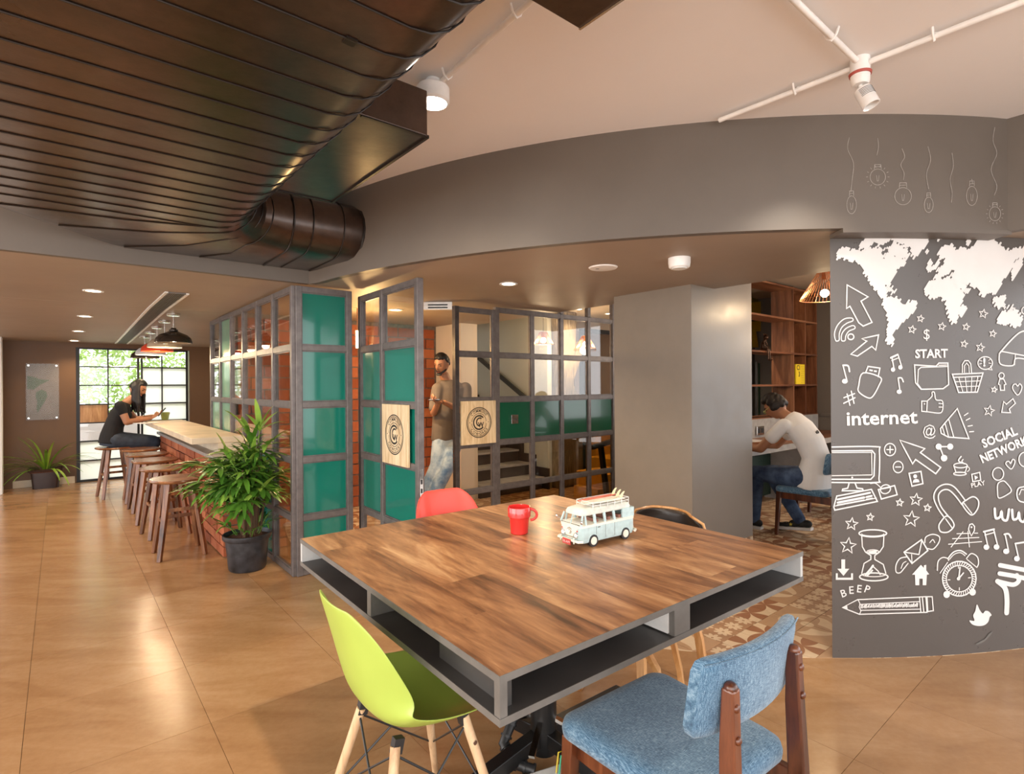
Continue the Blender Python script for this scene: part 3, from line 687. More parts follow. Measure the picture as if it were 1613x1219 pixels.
# bar stools
def make_stool():
    s = thing('bar_stool', '', 'stool', (0, 0, 0), 0, 'walnut bar stools along the brick bar')
    MB().lathe([(0, .622), (.19, .622), (.212, .63), (.22, .640), (.215, .652), (.17, .6515), (0, .648)], n=32, cap=False).build('seat', M['stoolseat'], s, smooth=35)
    for a in range(4):
        t_ = PI/4+a*PI/2; cx, cy = math.cos(t_), math.sin(t_)
        p0, p1 = Vector((cx*.235, cy*.235, 0)), Vector((cx*.125, cy*.125, .628))
        m_ = MB(); tx = Vector((-cy, cx, 0)); nx = Vector((cx, cy, 0))
        m_.loft([[p+tx*w_*i+nx*h_*j for i, j in ((-1,-1),(1,-1),(1,1),(-1,1))] for p, w_, h_ in ((p0, .016, .014), (p1, .024, .018))])
        m_.build('leg', M['stoolwood'], s, bevel=.003)
    for z, q in ((.30, 0), (.30, 1), (.40, 2), (.40, 3)):
        t_ = PI/4+q*PI/2; t2 = t_+PI/2; k = .235-.11*z/.628
        MB().bar((math.cos(t_)*k, math.sin(t_)*k, z), (math.cos(t2)*k, math.sin(t2)*k, z), .018, .028).build('rung', M['stoolwood'], s)
    return s
s0 = make_stool(); sv = [(.785, 5.44), (.79, 6.26), (.79, 6.98), (.79, 7.66), (.79, 8.34), (.56, 8.86)]
sl = ['walnut bar stool nearest to the potted palm', 'walnut bar stool second from the potted palm', 'walnut bar stool third from the potted palm', 'walnut bar stool fourth from the potted palm', 'walnut bar stool with an empty seat nearest the woman', 'walnut bar stool that the woman in black sits on']
for i, (u, v) in enumerate(sv):
    o = s0 if i == 0 else dup(s0, (0, 0, 0)); o.location = W(u, v); o.rotation_euler = (0, 0, ANG+[0, .1, -.08, .05, 0, .15][i]); o['label'] = sl[i]
# small green pot on the counter, notebook
pc = onz(260, 661, .967)
gp = thing('green_pot', 'small olive green pot at the far end of the counter', 'pot', (pc.x, pc.y, .967))
MB().lathe([(0, 0), (.040, 0), (.052, .075), (.058, .075), (.058, .105), (.048, .105), (.044, .03), (0, .03)], n=24, cap=False).build('pot', plain('olive green ceramic', (.28, .33, .08), .4), gp, smooth=35)
nb = thing('open_notebook', 'white open notebook sticking out over the counter corner by the woman', 'notebook', tuple(onz(236, 666, .97)[:2])+(.969,), ANG+.5)
MB().box(-.15, -.1, 0, .0, .1, .006).build('page_stack', M['paint'], nb); MB().box(.0, -.1, 0, .14, .1, .005).build('page_stack', M['paint'], nb)
# pendant lamps over the bar
def pendant(i, u, v, mat, label):
    zt = zc(v); s = thing('pendant_lamp', label, 'lamp', W(u, v, zt), 0, 'dome pendants over the counter')
    MB().lathe([(0, -.028), (.055, -.028), (.062, -.02), (.062, 0), (0, 0)], n=24, cap=False).build('ceiling_rose', M['chrome'], s, smooth=35)
    MB().cyl((0, 0, -.17), (0, 0, -.02), .006).build('rod', M['chrome'], s, smooth=True)
    MB().lathe([(0, -.15), (.022, -.15), (.028, -.165), (.040, -.168), (.040, -.185), (.055, -.19)], n=24, cap=False).build('cap', mat, s, smooth=50)
    MB().lathe([(.045, -.188), (.075, -.20), (.125, -.222), (.158, -.255), (.168, -.29), (.170, -.305), (.164, -.305), (.150, -.258), (.12, -.23), (.045, -.20)], n=32, cap=False).build('shade', mat, s, smooth=50)
    MB().ball((0, 0, -.265), .03).build('bulb', M['bulb'], s, smooth=True)
    l = bulb_light('pendant_bulb', W(u, v, zt-.30), 9, r=.03)
M['bulb'] = glow('warm bulb', (1, .82, .6), 14)
M['bulbsoft'] = glow('warm led lens', (1, .86, .66), 12)
brz = plain('dark bronze enamel', (.045, .032, .024), .25, .5); tau = plain('taupe enamel', (.36, .28, .2), .3); ren = plain('red enamel', (.6, .05, .015), .3); gre = plain('pale grey enamel', (.55, .55, .56), .3)
for i, (m_, lb_) in enumerate(((brz, 'dark bronze dome pendant lamp, nearest of the row over the counter'), (tau, 'taupe dome pendant lamp second in the row over the counter'), (ren, 'red dome pendant lamp in the middle of the row'), (gre, 'pale grey dome pendant lamp between the red and the farthest one'), (brz, 'dark dome pendant lamp farthest over the counter by the window'))):
    pendant(i, .91, 6.59+.615*i, m_, lb_)
# ceiling fittings
def downlight(p, label, power, big=.05, spotang=125):
    s = thing('downlight', label, 'light', p, 0, 'recessed ceiling downlights')
    MB().lathe([(big, -.004), (big+.018, -.006), (big+.02, 0), (big, 0)], n=24, cap=False).build('trim_ring', M['whiteplastic'], s, smooth=40)
    MB().lathe([(0, -.002), (big, -.002), (big, .0), (0, .0)], n=24, cap=False).build('lens', M['bulbsoft'], s)
    spot('downlight_beam', (p[0], p[1], p[2]-.02), power, ang=spotang)
for (x, y), lb_, pw in (((147, 458), 'recessed downlight nearest in the left low ceiling', 55), ((134, 498), 'recessed downlight second in the left low ceiling', 50), ((124, 521.5), 'recessed downlight third in the left low ceiling', 45), ((117, 536.5), 'recessed downlight farthest in the left low ceiling by the window', 30), ((801, 447), 'lit downlight in the brown soffit above the table', 70), ((623, 488), 'lit downlight seen through the open door glass', 70)):
    p = onz(x, y, SOF-.001)
    vv = p.x*VX+p.y*VY
    if vv > 6.3:
        for _ in range(6): p = onz(x, y, zc(p.x*VX+p.y*VY)-.001)
    downlight(tuple(p), lb_, pw)
for (x, y), lb_, pw in (((912, 487), 'small downlight in the pale far ceiling nearer the trunk column', 30), ((958, 494), 'small downlight in the pale far ceiling nearer the grey column', 30)):
    downlight(tuple(onz(x, y, 2.449)), lb_, pw, .04)
p = onz(950, 421, SOF); s = thing('ceiling_speaker', 'flat round white ceiling disc in the brown soffit', 'speaker', p)
MB().lathe([(0, -.012), (.06, -.012), (.088, -.008), (.095, 0), (0, 0)], n=32, cap=False).build('disc', M['whiteplastic'], s, smooth=35)
MB().box(-.05, -.02, -.015, -.03, -.012, -.012).build('label_plate', M['greyboard'], s)
p = onz(1070, 406.5, SOF); s = thing('surface_lamp', 'white drum shaped fitting fixed under the brown soffit', 'light', p)
MB().lathe([(0, -.062), (.055, -.062), (.062, -.055), (.066, -.03), (.066, 0), (0, 0)], n=32, cap=False).build('housing', M['whiteplastic'], s, smooth=35)
MB().lathe([(0, -.066), (.045, -.066), (.045, -.06), (0, -.06)], n=32, cap=False).build('lens', M['frost'], s)
# slot vent near the doorway
p = onz(690, 476, SOF-.002); s = thing('slot_vent', 'short white slot vent under the soffit by the door opening', 'vent', p, ANG*0)
MB().box(-.13, -.02, -.07, .13, .02, 0).build('body', M['whiteplastic'], s, bevel=.002)
for z in (-.025, -.05): MB().box(-.09, -.023, z-.008, .09, -.0195, z+.004).build('slot', M['black'], s)
# long linear diffuser
ld = thing('linear_diffuser', 'long white slatted air diffuser in the ceiling beside the pendants', 'vent', W(.655, 5.16, 0), ANG)
def slopbox(m_, x0, y0, x1, y1, h):
    q = []
    ys = [y0, max(min(6.3-5.16, y1), y0), y1]
    for a, b in ((ys[0], ys[1]), (ys[1], ys[2])):
        if b-a < .01: continue
        z0, z1 = zc(5.16+a), zc(5.16+b)
        m_.add([(x0,a,z0-h),(x1,a,z0-h),(x1,b,z1-h),(x0,b,z1-h),(x0,a,z0),(x1,a,z0),(x1,b,z1),(x0,b,z1)], [(0,3,2,1),(4,5,6,7),(0,1,5,4),(1,2,6,5),(2,3,7,6),(3,0,4,7)])
    return m_
slopbox(MB(), .02, .02, .15, 5.2, .003).build('backing', M['black'], ld)
for x0, x1 in ((0, .022), (.148, .17)): slopbox(MB(), x0, 0, x1, 5.22, .010).build('frame', M['whiteplastic'], ld)
slopbox(MB(), .022, 0, .148, .02, .010).build('frame', M['greyboard'], ld)
for k in range(8): slopbox(MB(), .0285+.015*k, .02, .0355+.015*k, 5.2, .009).build('slat', M['greyboard'], ld)
# ---------------------------------------------------------------- conduits and track lights
zc_ = 2.727
def conduit(a, b, label, clips=()):
    a, b = Vector((*onz(*a, zc_)[:2], zc_)), Vector((*onz(*b, zc_)[:2], zc_)); s = thing('conduit', label, 'pipe', a)
    MB().tube([(0, 0, 0), b-a], .0115, 12).build('pipe', M['whiteplastic'], s, smooth=True)
    for k in clips:
        p = (b-a)*k; d = (b-a).normalized(); n_ = Vector((-d.y, d.x, 0))
        MB().tube([p-n_*.026+Vector((0, 0, .026)), p-n_*.017, p-Vector((0, 0, .0155)), p+n_*.017, p+n_*.026+Vector((0, 0, .026))], .0045, 6).build('clip', M['whiteplastic'], s, smooth=True)
    return s
conduit((1133, 189.5), (1340, 109), 'white ceiling conduit running left from the spotlight box to the grey beam', (.62,))
conduit((1370, 97), (1640, -8), 'white ceiling conduit running right from the spotlight box', (.42,))
conduit((1348, 95), (1225, -25), 'white ceiling conduit running towards the top edge above the spotlight', (.36,))
conduit((686, 137), (862, -22), 'white ceiling conduit leading to the lit round spotlight by the duct', (.14, .78))
p = onz(1355, 108, 2.715); s = thing('spotlight', 'white cylindrical ceiling spotlight with red ring on the conduit junction', 'light', (p.x, p.y, CEI))
MB().lathe([(0, -.06), (.036, -.06), (.036, 0), (0, 0)], n=24, cap=False).build('junction_box', M['whiteplastic'], s, smooth=35)
MB().lathe([(0, -.070), (.040, -.070), (.042, -.060), (0, -.060)], n=24, cap=False).build('red_ring', plain('red rubber', (.4, .07, .05), .5), s, smooth=35)
m_ = MB()
m_.lathe([(0, -.108), (.028, -.108), (.034, -.10), (.036, -.070), (0, -.070)], n=24, cap=False); m_.build('base', M['whiteplastic'], s, smooth=35)
MB().cyl((0, 0, -.108), (.005, 0, -.13), .008).build('neck', M['whiteplastic'], s, smooth=True)
R_ = Matrix.Translation((.006, 0, -.125)) @ Matrix.Rotation(-.32, 4, 'Y') @ Matrix.Rotation(-.25, 4, 'X')
MB(R_).lathe([(0, 0), (.030, -.001), (.033, -.008), (.033, -.085), (.029, -.085), (.029, -.02), (0, -.02)], n=24, cap=False).build('barrel', M['whiteplastic'], s, smooth=35)
for k in range(6): MB(R_).tube([(.0335*math.cos(a), .0335*math.sin(a), -.012-.006*k) for a in [(-2.6+.18*q) for q in range(12)]], .0012, 4).build('cooling_fin', M['greyboard'], s)
p = onz(682, 140, 2.715); s = thing('spotlight', 'lit round white spotlight on the ceiling beside the black box duct', 'light', (p.x, p.y, CEI))
MB().lathe([(0, -.03), (.03, -.03), (.03, 0), (0, 0)], n=24, cap=False).build('junction_box', M['whiteplastic'], s, smooth=35)
MB().lathe([(0, -.032), (.066, -.032), (.072, -.04), (.072, -.095), (.060, -.105), (.060, -.095), (0, -.095)], n=32, cap=False).build('housing', M['whiteplastic'], s, smooth=35)
MB().lathe([(0, -.100), (.058, -.100), (.058, -.096), (0, -.096)], n=32, cap=False).build('lens', glow('bright lamp lens', (1, .93, .8), 40), s)
spot('spotlight_beam', (p.x, p.y, CEI-.12), 95, (1, .86, .66), 140, 1, .05, (math.radians(8), math.radians(10), 0))
spot('spotlight_beam', tuple(R_ @ Vector((0, 0, -.1))+Vector(s.location)*0+Vector((onz(1355, 108, 2.715).x, onz(1355, 108, 2.715).y, CEI))), 40, (1, .9, .75), 90, 1, .03, (math.radians(25), math.radians(8), 0))
# ---------------------------------------------------------------- black ducts (local frame = building grid)
def offset_poly(pts, d):
    n_ = len(pts); out = []
    for i in range(n_):
        p0, p1, p2 = Vector(pts[i-1]), Vector(pts[i]), Vector(pts[(i+1) % n_])
        a = (p1-p0).normalized(); b = (p2-p1).normalized(); na = Vector((-a.y, a.x)); nb_ = Vector((-b.y, b.x))
        k = na+nb_; k = k/max(k.length_squared, 1e-6)*2
        out.append(p1+k*d)
    return out
ZB, ZT = 2.285, 2.66; RH = (ZT-ZB)/2
dpoly = [(-.44, -.9), (.84, -.9), (.84, 3.20), (.87, 3.33), (.95, 3.42), (1.08, 3.45), (2.05, 3.45), (2.05, 4.317), (.25, 4.317), (-.44, 3.55)]
du = thing('ventilation_duct', 'huge black ribbed ventilation duct sweeping under the white ceiling', 'duct', (0, 0, 0), ANG)
rings = []
for k in range(9):
    a = -PI/2+PI*k/8; q = offset_poly(dpoly, RH*(1-math.cos(a))); rings.append([(p.x, p.y, (ZB+ZT)/2+RH*math.sin(a)) for p in q])
m_ = MB(); n_ = len(dpoly); vs = [p for r_ in rings for p in r_]
fs = [(k*n_+i, k*n_+(i+1) % n_, (k+1)*n_+(i+1) % n_, (k+1)*n_+i) for k in range(8) for i in range(n_)]
tr = [tuple(q) for q in geometry.tessellate_polygon([[Vector((p[0], p[1], 0)) for p in rings[0]]])]
fs += tr+[(q[2]+8*n_, q[1]+8*n_, q[0]+8*n_) for q in tr]
m_.add(vs, fs).build('duct_shell', M['duct'], du, smooth=28)
def seam(pts, r_=.0030): return MB().tube(pts, r_, 6).build('seam', M['ductseam'], du, smooth=True)
def side_arc(u, v, du_, dv_):     # profile going up round the rounded side
    return [(u+du_*RH*(math.cos(a)-1)*1, v+dv_*RH*(math.cos(a)-1), (ZB+ZT)/2+RH*math.sin(a)*1.01) for a in [-PI/2+PI*q/10 for q in range(11)]]
for k in range(24):
    v = .37+.134*k
    if v > 3.32: continue
    L_ = side_arc(-.44, v, -1, 0)[::-1]; Rr = side_arc(.84+.003, v, 1, 0)
    seam(L_[3:]+Rr)
# fanning elbow seams and branch seams
def bottom(u, v): return (u, v, ZB-.002)
for S_, F_, O_ in (((-.24, 3.50), (.655, 3.31), (.845, 3.26)), ((.0, 3.77), (.69, 3.42), (.872, 3.335)), ((.31, 4.11), (.76, 3.53), (.92, 3.39)), ((.72, 4.12), (.88, 3.60), (.99, 3.435))):
    seam([bottom(*S_), bottom((S_[0]+F_[0])/2+.06, (S_[1]+F_[1])/2+.03), bottom(*F_)]+[(F_[0]+(O_[0]-F_[0])*math.sin(q*PI/12)*1.02, F_[1]+(O_[1]-F_[1])*math.sin(q*PI/12)*1.02, (ZB+ZT)/2-RH*math.cos(q*PI/12)*1.01) for q in range(1, 9)], .004)
for u in (1.12, 1.24, 1.44, 1.63, 1.76, 1.80):
    Rr = side_arc(u, 3.45-.003, 0, -1)
    seam([bottom(u, 4.12)]+[(p[0], 2*3.45-p[1]-0 if False else 3.447-RH*(math.cos(a)-1)*1, p[2]) for p, a in zip(Rr, [-PI/2+PI*q/10 for q in range(11)])], .006 if u in (1.12, 1.76) else .004)
ug = 1.2
while (W(ug, 3.45)-Vector((CX, CY, 0))).length > RF: ug += .005
seam([bottom(ug+.02, 4.12)]+[(ug, 3.447-RH*(math.cos(a)-1), (ZB+ZT)/2+RH*math.sin(a)*1.01) for a in [-PI/2+PI*q/10 for q in range(11)]], .012)
MB().box(.55, 1.30, ZB-.004, .58, 1.33, ZB).build('screw_plate', M['ductseam'], du)
bx = thing('box_duct', 'square black duct take-off beside the lit spotlight', 'duct', (0, 0, 0), ANG)
MB().box(.70, 1.88, 2.405, 1.125, 2.87, 2.585).build('box_shell', M['duct'], bx, bevel=.004)
for v in (1.885, 2.865): MB().box(.85, v-.008, 2.40, 1.13, v+.008, 2.405).build('seam', M['ductseam'], bx)
MB().box(1.12, 1.88, 2.398, 1.132, 2.87, 2.41).build('edge_seam', M['ductseam'], bx)
b2 = thing('hanging_box', 'dark square box hanging at the top edge between duct and conduit', 'duct', (0, 0, 0), ANG)
q = onz(912, 45, 2.5); uu, vv = q.x*UX+q.y*UY, q.x*VX+q.y*VY
MB().box(uu-.55, vv-.55, 2.5, uu, vv, 2.70).build('box_shell', M['duct'], b2, bevel=.003)
MB().box(uu-.002, vv-.55, 2.497, uu+.006, vv, 2.512).build('metal_rim', M['chrome'], b2)
# ---------------------------------------------------------------- potted plants
def leaflet(m_, p, d, L, wd, droop, n=5, side=None):
    d = d.normalized(); s_ = d.cross(Vector((0, 0, 1)))
    if s_.length < .05: s_ = Vector((1, 0, 0))
    s_.normalize(); q = Vector(p); vs = []; prev = d
    for k in range(n+1):
        t_ = k/n; w_ = wd*math.sin(PI*min(max(t_*.93+.05, 0), 1))**.6*(1-.25*t_)
        up = prev.cross(s_).normalized()*-1
        vs += [q-s_*w_/2+up*w_*.12, q-up*0, q+s_*w_/2+up*w_*.12]
        prev = (prev-Vector((0, 0, droop/n))).normalized(); q = q+prev*L/n
    m_.add(vs, [(3*k+i, 3*k+i+1, 3*k+i+4, 3*k+i+3) for k in range(n) for i in (0, 1)])
pp = onz(378, 903, 0); px_, py_ = pp.x, pp.y+.12
pl = thing('potted_palm', 'bushy green lady palm in a black plastic pot against the glass screen', 'plant', (px_, py_, 0))
S_ = 4.35/FPX
prof = [(0, 0), (.125, 0), (.135, .012), (.150, .17), (.158, .235), (.170, .238), (.178, .25), (.178, .278), (.168, .28), (.158, .25), (.150, .22), (0, .22)]
MB().lathe(prof, n=36, cap=False).build('pot', plain('scuffed black plastic pot', (.028, .028, .032), .4, var=.6, scale=14), pl, smooth=35)
MB().lathe([(0, .262), (.09, .258), (.155, .250), (.155, .23)], n=24, cap=False).build('soil', M['soil'], pl, smooth=True)
rr = random.Random(21)
def fan(parent, base, tipdir, stalk, nl, L, wd, spread=1.1, stem=True, mat='leaf'):
    d = tipdir.normalized(); end = base+d*stalk; end.z += 0
    m_ = MB(); side = d.cross(Vector((0, 0, 1)))
    if side.length < .1: side = Vector((1, 0, 0))
    side.normalize(); up = side.cross(d).normalized()
    if stem: m_.tube([base, base+d*stalk*.5+Vector((0, 0, .02)), end], .0028, 5)
    for k in range(nl):
        a = (k/(nl-1)-.5)*2*spread if nl > 1 else 0
        dd = d*math.cos(a)+side*math.sin(a)+up*rr.uniform(-.1, .35)
        leaflet(m_, end, dd, L*rr.uniform(.8, 1.1)*(1-.25*abs(a)/spread), wd*rr.uniform(.85, 1.15), rr.uniform(.5, 1.3))
    m_.build('leaf', M[mat], parent, smooth=60, fix=False)
canes = []
for k in range(11):
    a = rr.uniform(0, 2*PI); r0 = rr.uniform(.02, .10); h = rr.uniform(.38, .70) if k < 8 else rr.uniform(.36, .5)
    ln = rr.uniform(.02, .13); top = Vector((math.cos(a)*(r0+ln), math.sin(a)*(r0+ln), .25+h)); b0 = Vector((math.cos(a)*r0, math.sin(a)*r0, .24))
    canes.append((b0, top)); MB().tube([b0, (b0+top)/2+Vector((rr.uniform(-.015, .015), 0, 0)), top], [.008, .0075, .006], 6).build('cane', M['stem'], pl, smooth=True)
for b0, top in canes:
    for k in range(11):
        t_ = rr.uniform(.5, 1.0); a = rr.uniform(0, 2*PI); e = rr.uniform(-.05, .75)
        base = b0.lerp(top, t_); d = Vector((math.cos(a)*math.cos(e), math.sin(a)*math.cos(e), math.sin(e)))
        if base.x+d.x*.3 > .26: d.x *= -.4
        if base.y+d.y*.3 > .22: d.y *= -.4
        fan(pl, base, d, rr.uniform(.09, .22), rr.choice((5, 6, 7)), rr.uniform(.17, .25), rr.uniform(.036, .050))
# larger sprays: top right and the drooping left one
for bx_, bz, dx, dz, st_ in ((.09, .98, .2, 1.0, .10), (.12, .92, .8, .8, .06), (.05, .96, -.35, .95, .09), (.10, .85, .9, .35, .05)):
    MB().tube([(bx_*.3, 0, .26), (bx_*.7, 0, .6), (bx_, 0, bz)], [.007, .006, .004], 6).build('cane', M['stem'], pl, smooth=True); fan(pl, Vector((bx_, 0, bz)), Vector((dx, -.15, dz)), st_, 6, .27, .046, .9)
for k in range(16):
    a = rr.uniform(0, 2*PI); e = rr.uniform(.2, 1.2); d = Vector((math.cos(a)*math.cos(e), math.sin(a)*math.cos(e)*.6-.1, math.sin(e))); fan(pl, Vector((rr.uniform(-.05, .10), 0, rr.uniform(.72, .92))), d, rr.uniform(.05, .14), 6, rr.uniform(.18, .26), .042)
for bz, dx, dz, st_, L_ in ((.76, -1, .30, .26, .30), (.68, -1, .05, .24, .28), (.62, -1, -.1, .14, .26), (.80, -.9, .35, .12, .28)):
    fan(pl, Vector((-.05, -.03, bz)), Vector((dx, -.25, dz)), st_, 6, L_, .052, .75)
for k in range(10):
    a = rr.uniform(0, 2*PI); fan(pl, Vector((math.cos(a)*.08, math.sin(a)*.08, .26)), Vector((math.cos(a)*.8, math.sin(a)*.8-.2, .9)), rr.uniform(.05, .12), 5, .15, .018, .9)
# strap-leaved plant in the corner
pq = onz(72, 771, 0); p2 = thing('strap_leaf_plant', 'lime green strap-leaved plant in a dark pot below the poster', 'plant', W(pq.x*UX+pq.y*UY, 10.33), ANG)
m_ = MB()
def rrect(hx_, hy, z, c_=.04, n=4):
    o_ = []
    for sx_, sy, a_ in ((1, 1, 0), (-1, 1, 1), (-1, -1, 2), (1, -1, 3)):
        for k in range(n+1): a = (a_+k/n)*PI/2; o_.append((sx_*(hx_-c_)+c_*math.cos(a), sy*(hy-c_)+c_*math.sin(a), z))
    return o_
m_.loft([rrect(.145, .115, 0), rrect(.165, .125, .24), rrect(.195, .15, .245), rrect(.20, .155, .275), rrect(.185, .14, .275), rrect(.165, .125, .23)])
m_.build('pot', plain('dark plum glazed pot', (.03, .014, .012), .25), p2, smooth=35)
MB().loft([rrect(.175, .13, .225), rrect(.175, .13, .25)]).build('soil', M['soil'], p2)
for k in range(34):
    a = rr.uniform(0, 2*PI); e = rr.uniform(.45, 1.35); L_ = rr.uniform(.42, .68)
    d = Vector((math.cos(a)*math.cos(e)*1.15, math.sin(a)*math.cos(e)*.8, math.sin(e)))
    if a > 0 and a < PI: d.y = -abs(d.y)*.12
    m_ = MB(); leaflet(m_, Vector((d.x*.08, d.y*.06, .25)), d, L_, rr.uniform(.030, .046), rr.uniform(.9, 2.0), 8); m_.build('blade', M['leaf2'], p2, smooth=60, fix=False)
# ================================================================ table
TA = math.radians(38)
TX, TY = .11, 2.31; TU = Vector((math.cos(TA), math.sin(TA), 0)); TV = Vector((-math.sin(TA), math.cos(TA), 0))
HU, HV = .755, .735; TH = .75
tb = thing('table', 'big square walnut-topped table with open grey shelf rim', 'table', (TX, TY, 0), TA)
MB().box(-HU, -HV, TH-.018, HU, HV, TH).build('table_top', [M['table']], tb, bevel=.001, seg=1)
o = tb.children[-1]
def rim(x0, y0, x1, y1, z0, z1, mat='greyboard', nm='edge_strip'): return MB().box(x0, y0, z0, x1, y1, z1).build(nm, M[mat], tb)
for z0, z1 in ((TH-.0185, TH-.0003), (.632, .650)):
    rim(-HU-.002, -HV-.002, HU+.002, -HV+.0, z0, z1); rim(-HU-.002, -HV, -HU, HV+.002, z0, z1); rim(HU, -HV, HU+.002, HV, z0, z1); rim(-HU, HV, HU, HV+.002, z0, z1)
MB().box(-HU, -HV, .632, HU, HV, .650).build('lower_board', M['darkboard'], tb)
zz = (.650, TH-.018)
def vp(x0, y0, x1, y1, mat='greyboard', nm='divider'): return MB().box(x0, y0, zz[0], x1, y1, zz[1]).build(nm, M[mat], tb)
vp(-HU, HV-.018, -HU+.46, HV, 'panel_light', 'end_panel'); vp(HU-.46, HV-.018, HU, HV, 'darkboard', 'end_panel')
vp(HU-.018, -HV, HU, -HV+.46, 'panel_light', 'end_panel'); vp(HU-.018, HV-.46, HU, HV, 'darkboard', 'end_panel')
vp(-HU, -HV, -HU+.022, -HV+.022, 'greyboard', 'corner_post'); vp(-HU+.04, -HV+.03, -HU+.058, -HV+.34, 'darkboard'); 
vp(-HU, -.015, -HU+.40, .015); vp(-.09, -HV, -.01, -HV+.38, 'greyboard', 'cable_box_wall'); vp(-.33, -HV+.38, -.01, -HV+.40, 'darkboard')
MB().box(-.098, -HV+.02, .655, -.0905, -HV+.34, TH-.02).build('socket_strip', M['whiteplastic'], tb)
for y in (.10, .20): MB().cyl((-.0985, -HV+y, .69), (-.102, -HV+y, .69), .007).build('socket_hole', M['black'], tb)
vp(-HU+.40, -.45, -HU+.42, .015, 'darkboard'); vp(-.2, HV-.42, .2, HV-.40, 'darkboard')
PM = Matrix.Translation((-.13, -.17, 0))
MB(PM).cyl((0, 0, .03), (0, 0, .632), .050, n=24).build('pedestal', M['blacksatin'], tb, smooth=True)
MB(PM).box(-.25, -.25, .618, .25, .25, .632).build('top_plate', M['blacksatin'], tb)
for k in range(4):
    a = k*PI/2+.1; MB(PM).bar((math.cos(a)*.03, math.sin(a)*.03, .09), (math.cos(a)*.5, math.sin(a)*.5, .05), .05, .055).build('foot', M['blacksatin'], tb, bevel=.003)
    MB(PM).cyl((math.cos(a)*.47, math.sin(a)*.47, 0), (math.cos(a)*.47, math.sin(a)*.47, .03), .022).build('foot_pad', M['black'], tb)
    MB(PM).bar((math.cos(a+.5)*.04, math.sin(a+.5)*.04, .16), (math.cos(a+.5)*.17, math.sin(a+.5)*.17, .11), .022, .012).build('brace', M['chrome'], tb)
ch = thing('cable_hose', 'black corrugated cable hose looped at the table pedestal foot', 'cable', (TX-.06, TY-.22, 0))
pts = [(.05+.0, .12, .30)]+[(-.02+.09*math.cos(a), .09*math.sin(a)*.6, .06+.09*(1-math.sin(a)*.9)) for a in [PI/2+q*PI/8 for q in range(9)]]
MB().tube([(.05, .10, .34), (.02, .06, .22), (-.05, .0, .16), (-.09, -.05, .09), (-.05, -.10, .05), (.02, -.12, .04)], .019, 10).build('hose', M['black'], ch, smooth=True)
for k in range(12):
    t_ = k/11; P_ = [Vector(q) for q in ((.05, .10, .34), (.02, .06, .22), (-.05, .0, .16), (-.09, -.05, .09), (-.05, -.10, .05), (.02, -.12, .04))]; f_ = t_*4.999; i_ = int(f_); c_ = P_[i_].lerp(P_[i_+1], f_-i_); dd = (P_[i_+1]-P_[i_]).normalized()
    MB().cyl(c_-dd*.004, c_+dd*.004, .0225, n=10).build('hose_ring', M['black'], ch, smooth=True)
ps = thing('power_strip', 'white power adapter box lying on the floor below the table', 'adapter', (TX-.0, TY-.40, 0), .4)
MB().box(-.09, -.06, .0, .09, .06, .045).build('housing', M['whiteplastic'], ps, bevel=.008)
for col, dy in (((.02, .4, .2), .0), ((.7, .5, .02), .02), ((.02, .02, .02), -.02)):
    MB().tube([(.05, dy, .045), (.07, dy+.02, .10), (.12, dy+.05, .08), (.14, dy+.08, .14)], .003, 6).build('wire', plain('wire sheath', col, .4), ps, smooth=True)
# ---------------------------------------------------------------- red mug
pm = onz(818, 839.5, TH); mg = thing('mug', 'red stackable ceramic mug on the walnut table', 'mug', (pm.x, pm.y, TH))
MB().lathe([(0, 0), (.036, 0), (.040, .004), (.0455, .068), (.0475, .072), (.052, .078), (.0525, .118), (.051, .121), (.048, .118), (.046, .078), (.037, .01), (0, .008)], n=40, cap=False).build('cup', M['mugred'], mg, smooth=35)
MB().tube([(.050+.030*math.sin(a), -.0, .084+.025*math.cos(a)) for a in [PI*q/10 for q in range(11)]], .0062, 10).build('handle', M['mugred'], mg, smooth=True)
# ---------------------------------------------------------------- toy camper van
f1, f2 = onz(935, 861, TH), onz(995.5, 846.4, TH); dvn = (f2-f1).normalized()
va = math.atan2(dvn.y, dvn.x)
# local: +x to the rear, +y away from camera; front axle at x=.075
nrm = Vector((-dvn.y, dvn.x, 0)); org = f1-dvn*.072
van = thing('toy_van', 'pale blue and cream toy camper van with surfboards on its roof rack', 'toy', (org.x, org.y, TH), va)
vb = plain('weathered pale blue paint', (.47, .60, .60), .35, var=.12, scale=40); vc = plain('cream van paint', (.80, .76, .64), .35, var=.08, scale=30); vroof = plain('grey cream roof paint', (.62, .62, .55), .4, var=.14, scale=30)
LV, WV_, z0v, zb, zr_, zt = .325, .132, .020, .092, .137, .158
def vsec(x, inset=0): return None
def rr_ring(x0, x1, y0, y1, z, c_=.022, n=4):
    o_ = []
    for cx_, cy_, a_ in ((x1-c_, y1-c_, 0), (x0+c_, y1-c_, 1), (x0+c_, y0+c_, 2), (x1-c_, y0+c_, 3)):
        for k in range(n+1): a = (a_+k/n)*PI/2; o_.append((cx_+c_*math.cos(a), cy_+c_*math.sin(a), z))
    return o_
MB().loft([rr_ring(.004, LV-.002, .004, WV_-.004, z0v), rr_ring(0, LV, 0, WV_, .032), rr_ring(0, LV, 0, WV_, .085)]).build('lower_body', vb, van, smooth=40)
MB().loft([rr_ring(-.002, LV+.001, -.002, WV_+.002, .084), rr_ring(-.002, LV+.001, -.002, WV_+.002, .093), rr_ring(.003, LV-.002, .003, WV_-.003, .095)]).build('belt_line', vc, van, smooth=40)
MB().loft([rr_ring(.016, LV-.010, .010, WV_-.010, .130), rr_ring(.016, LV-.010, .008, WV_-.008, .137), rr_ring(.022, LV-.014, .014, WV_-.014, .150), rr_ring(.045, LV-.03, .030, WV_-.030, .158)]).build('roof', vroof, van, smooth=60)
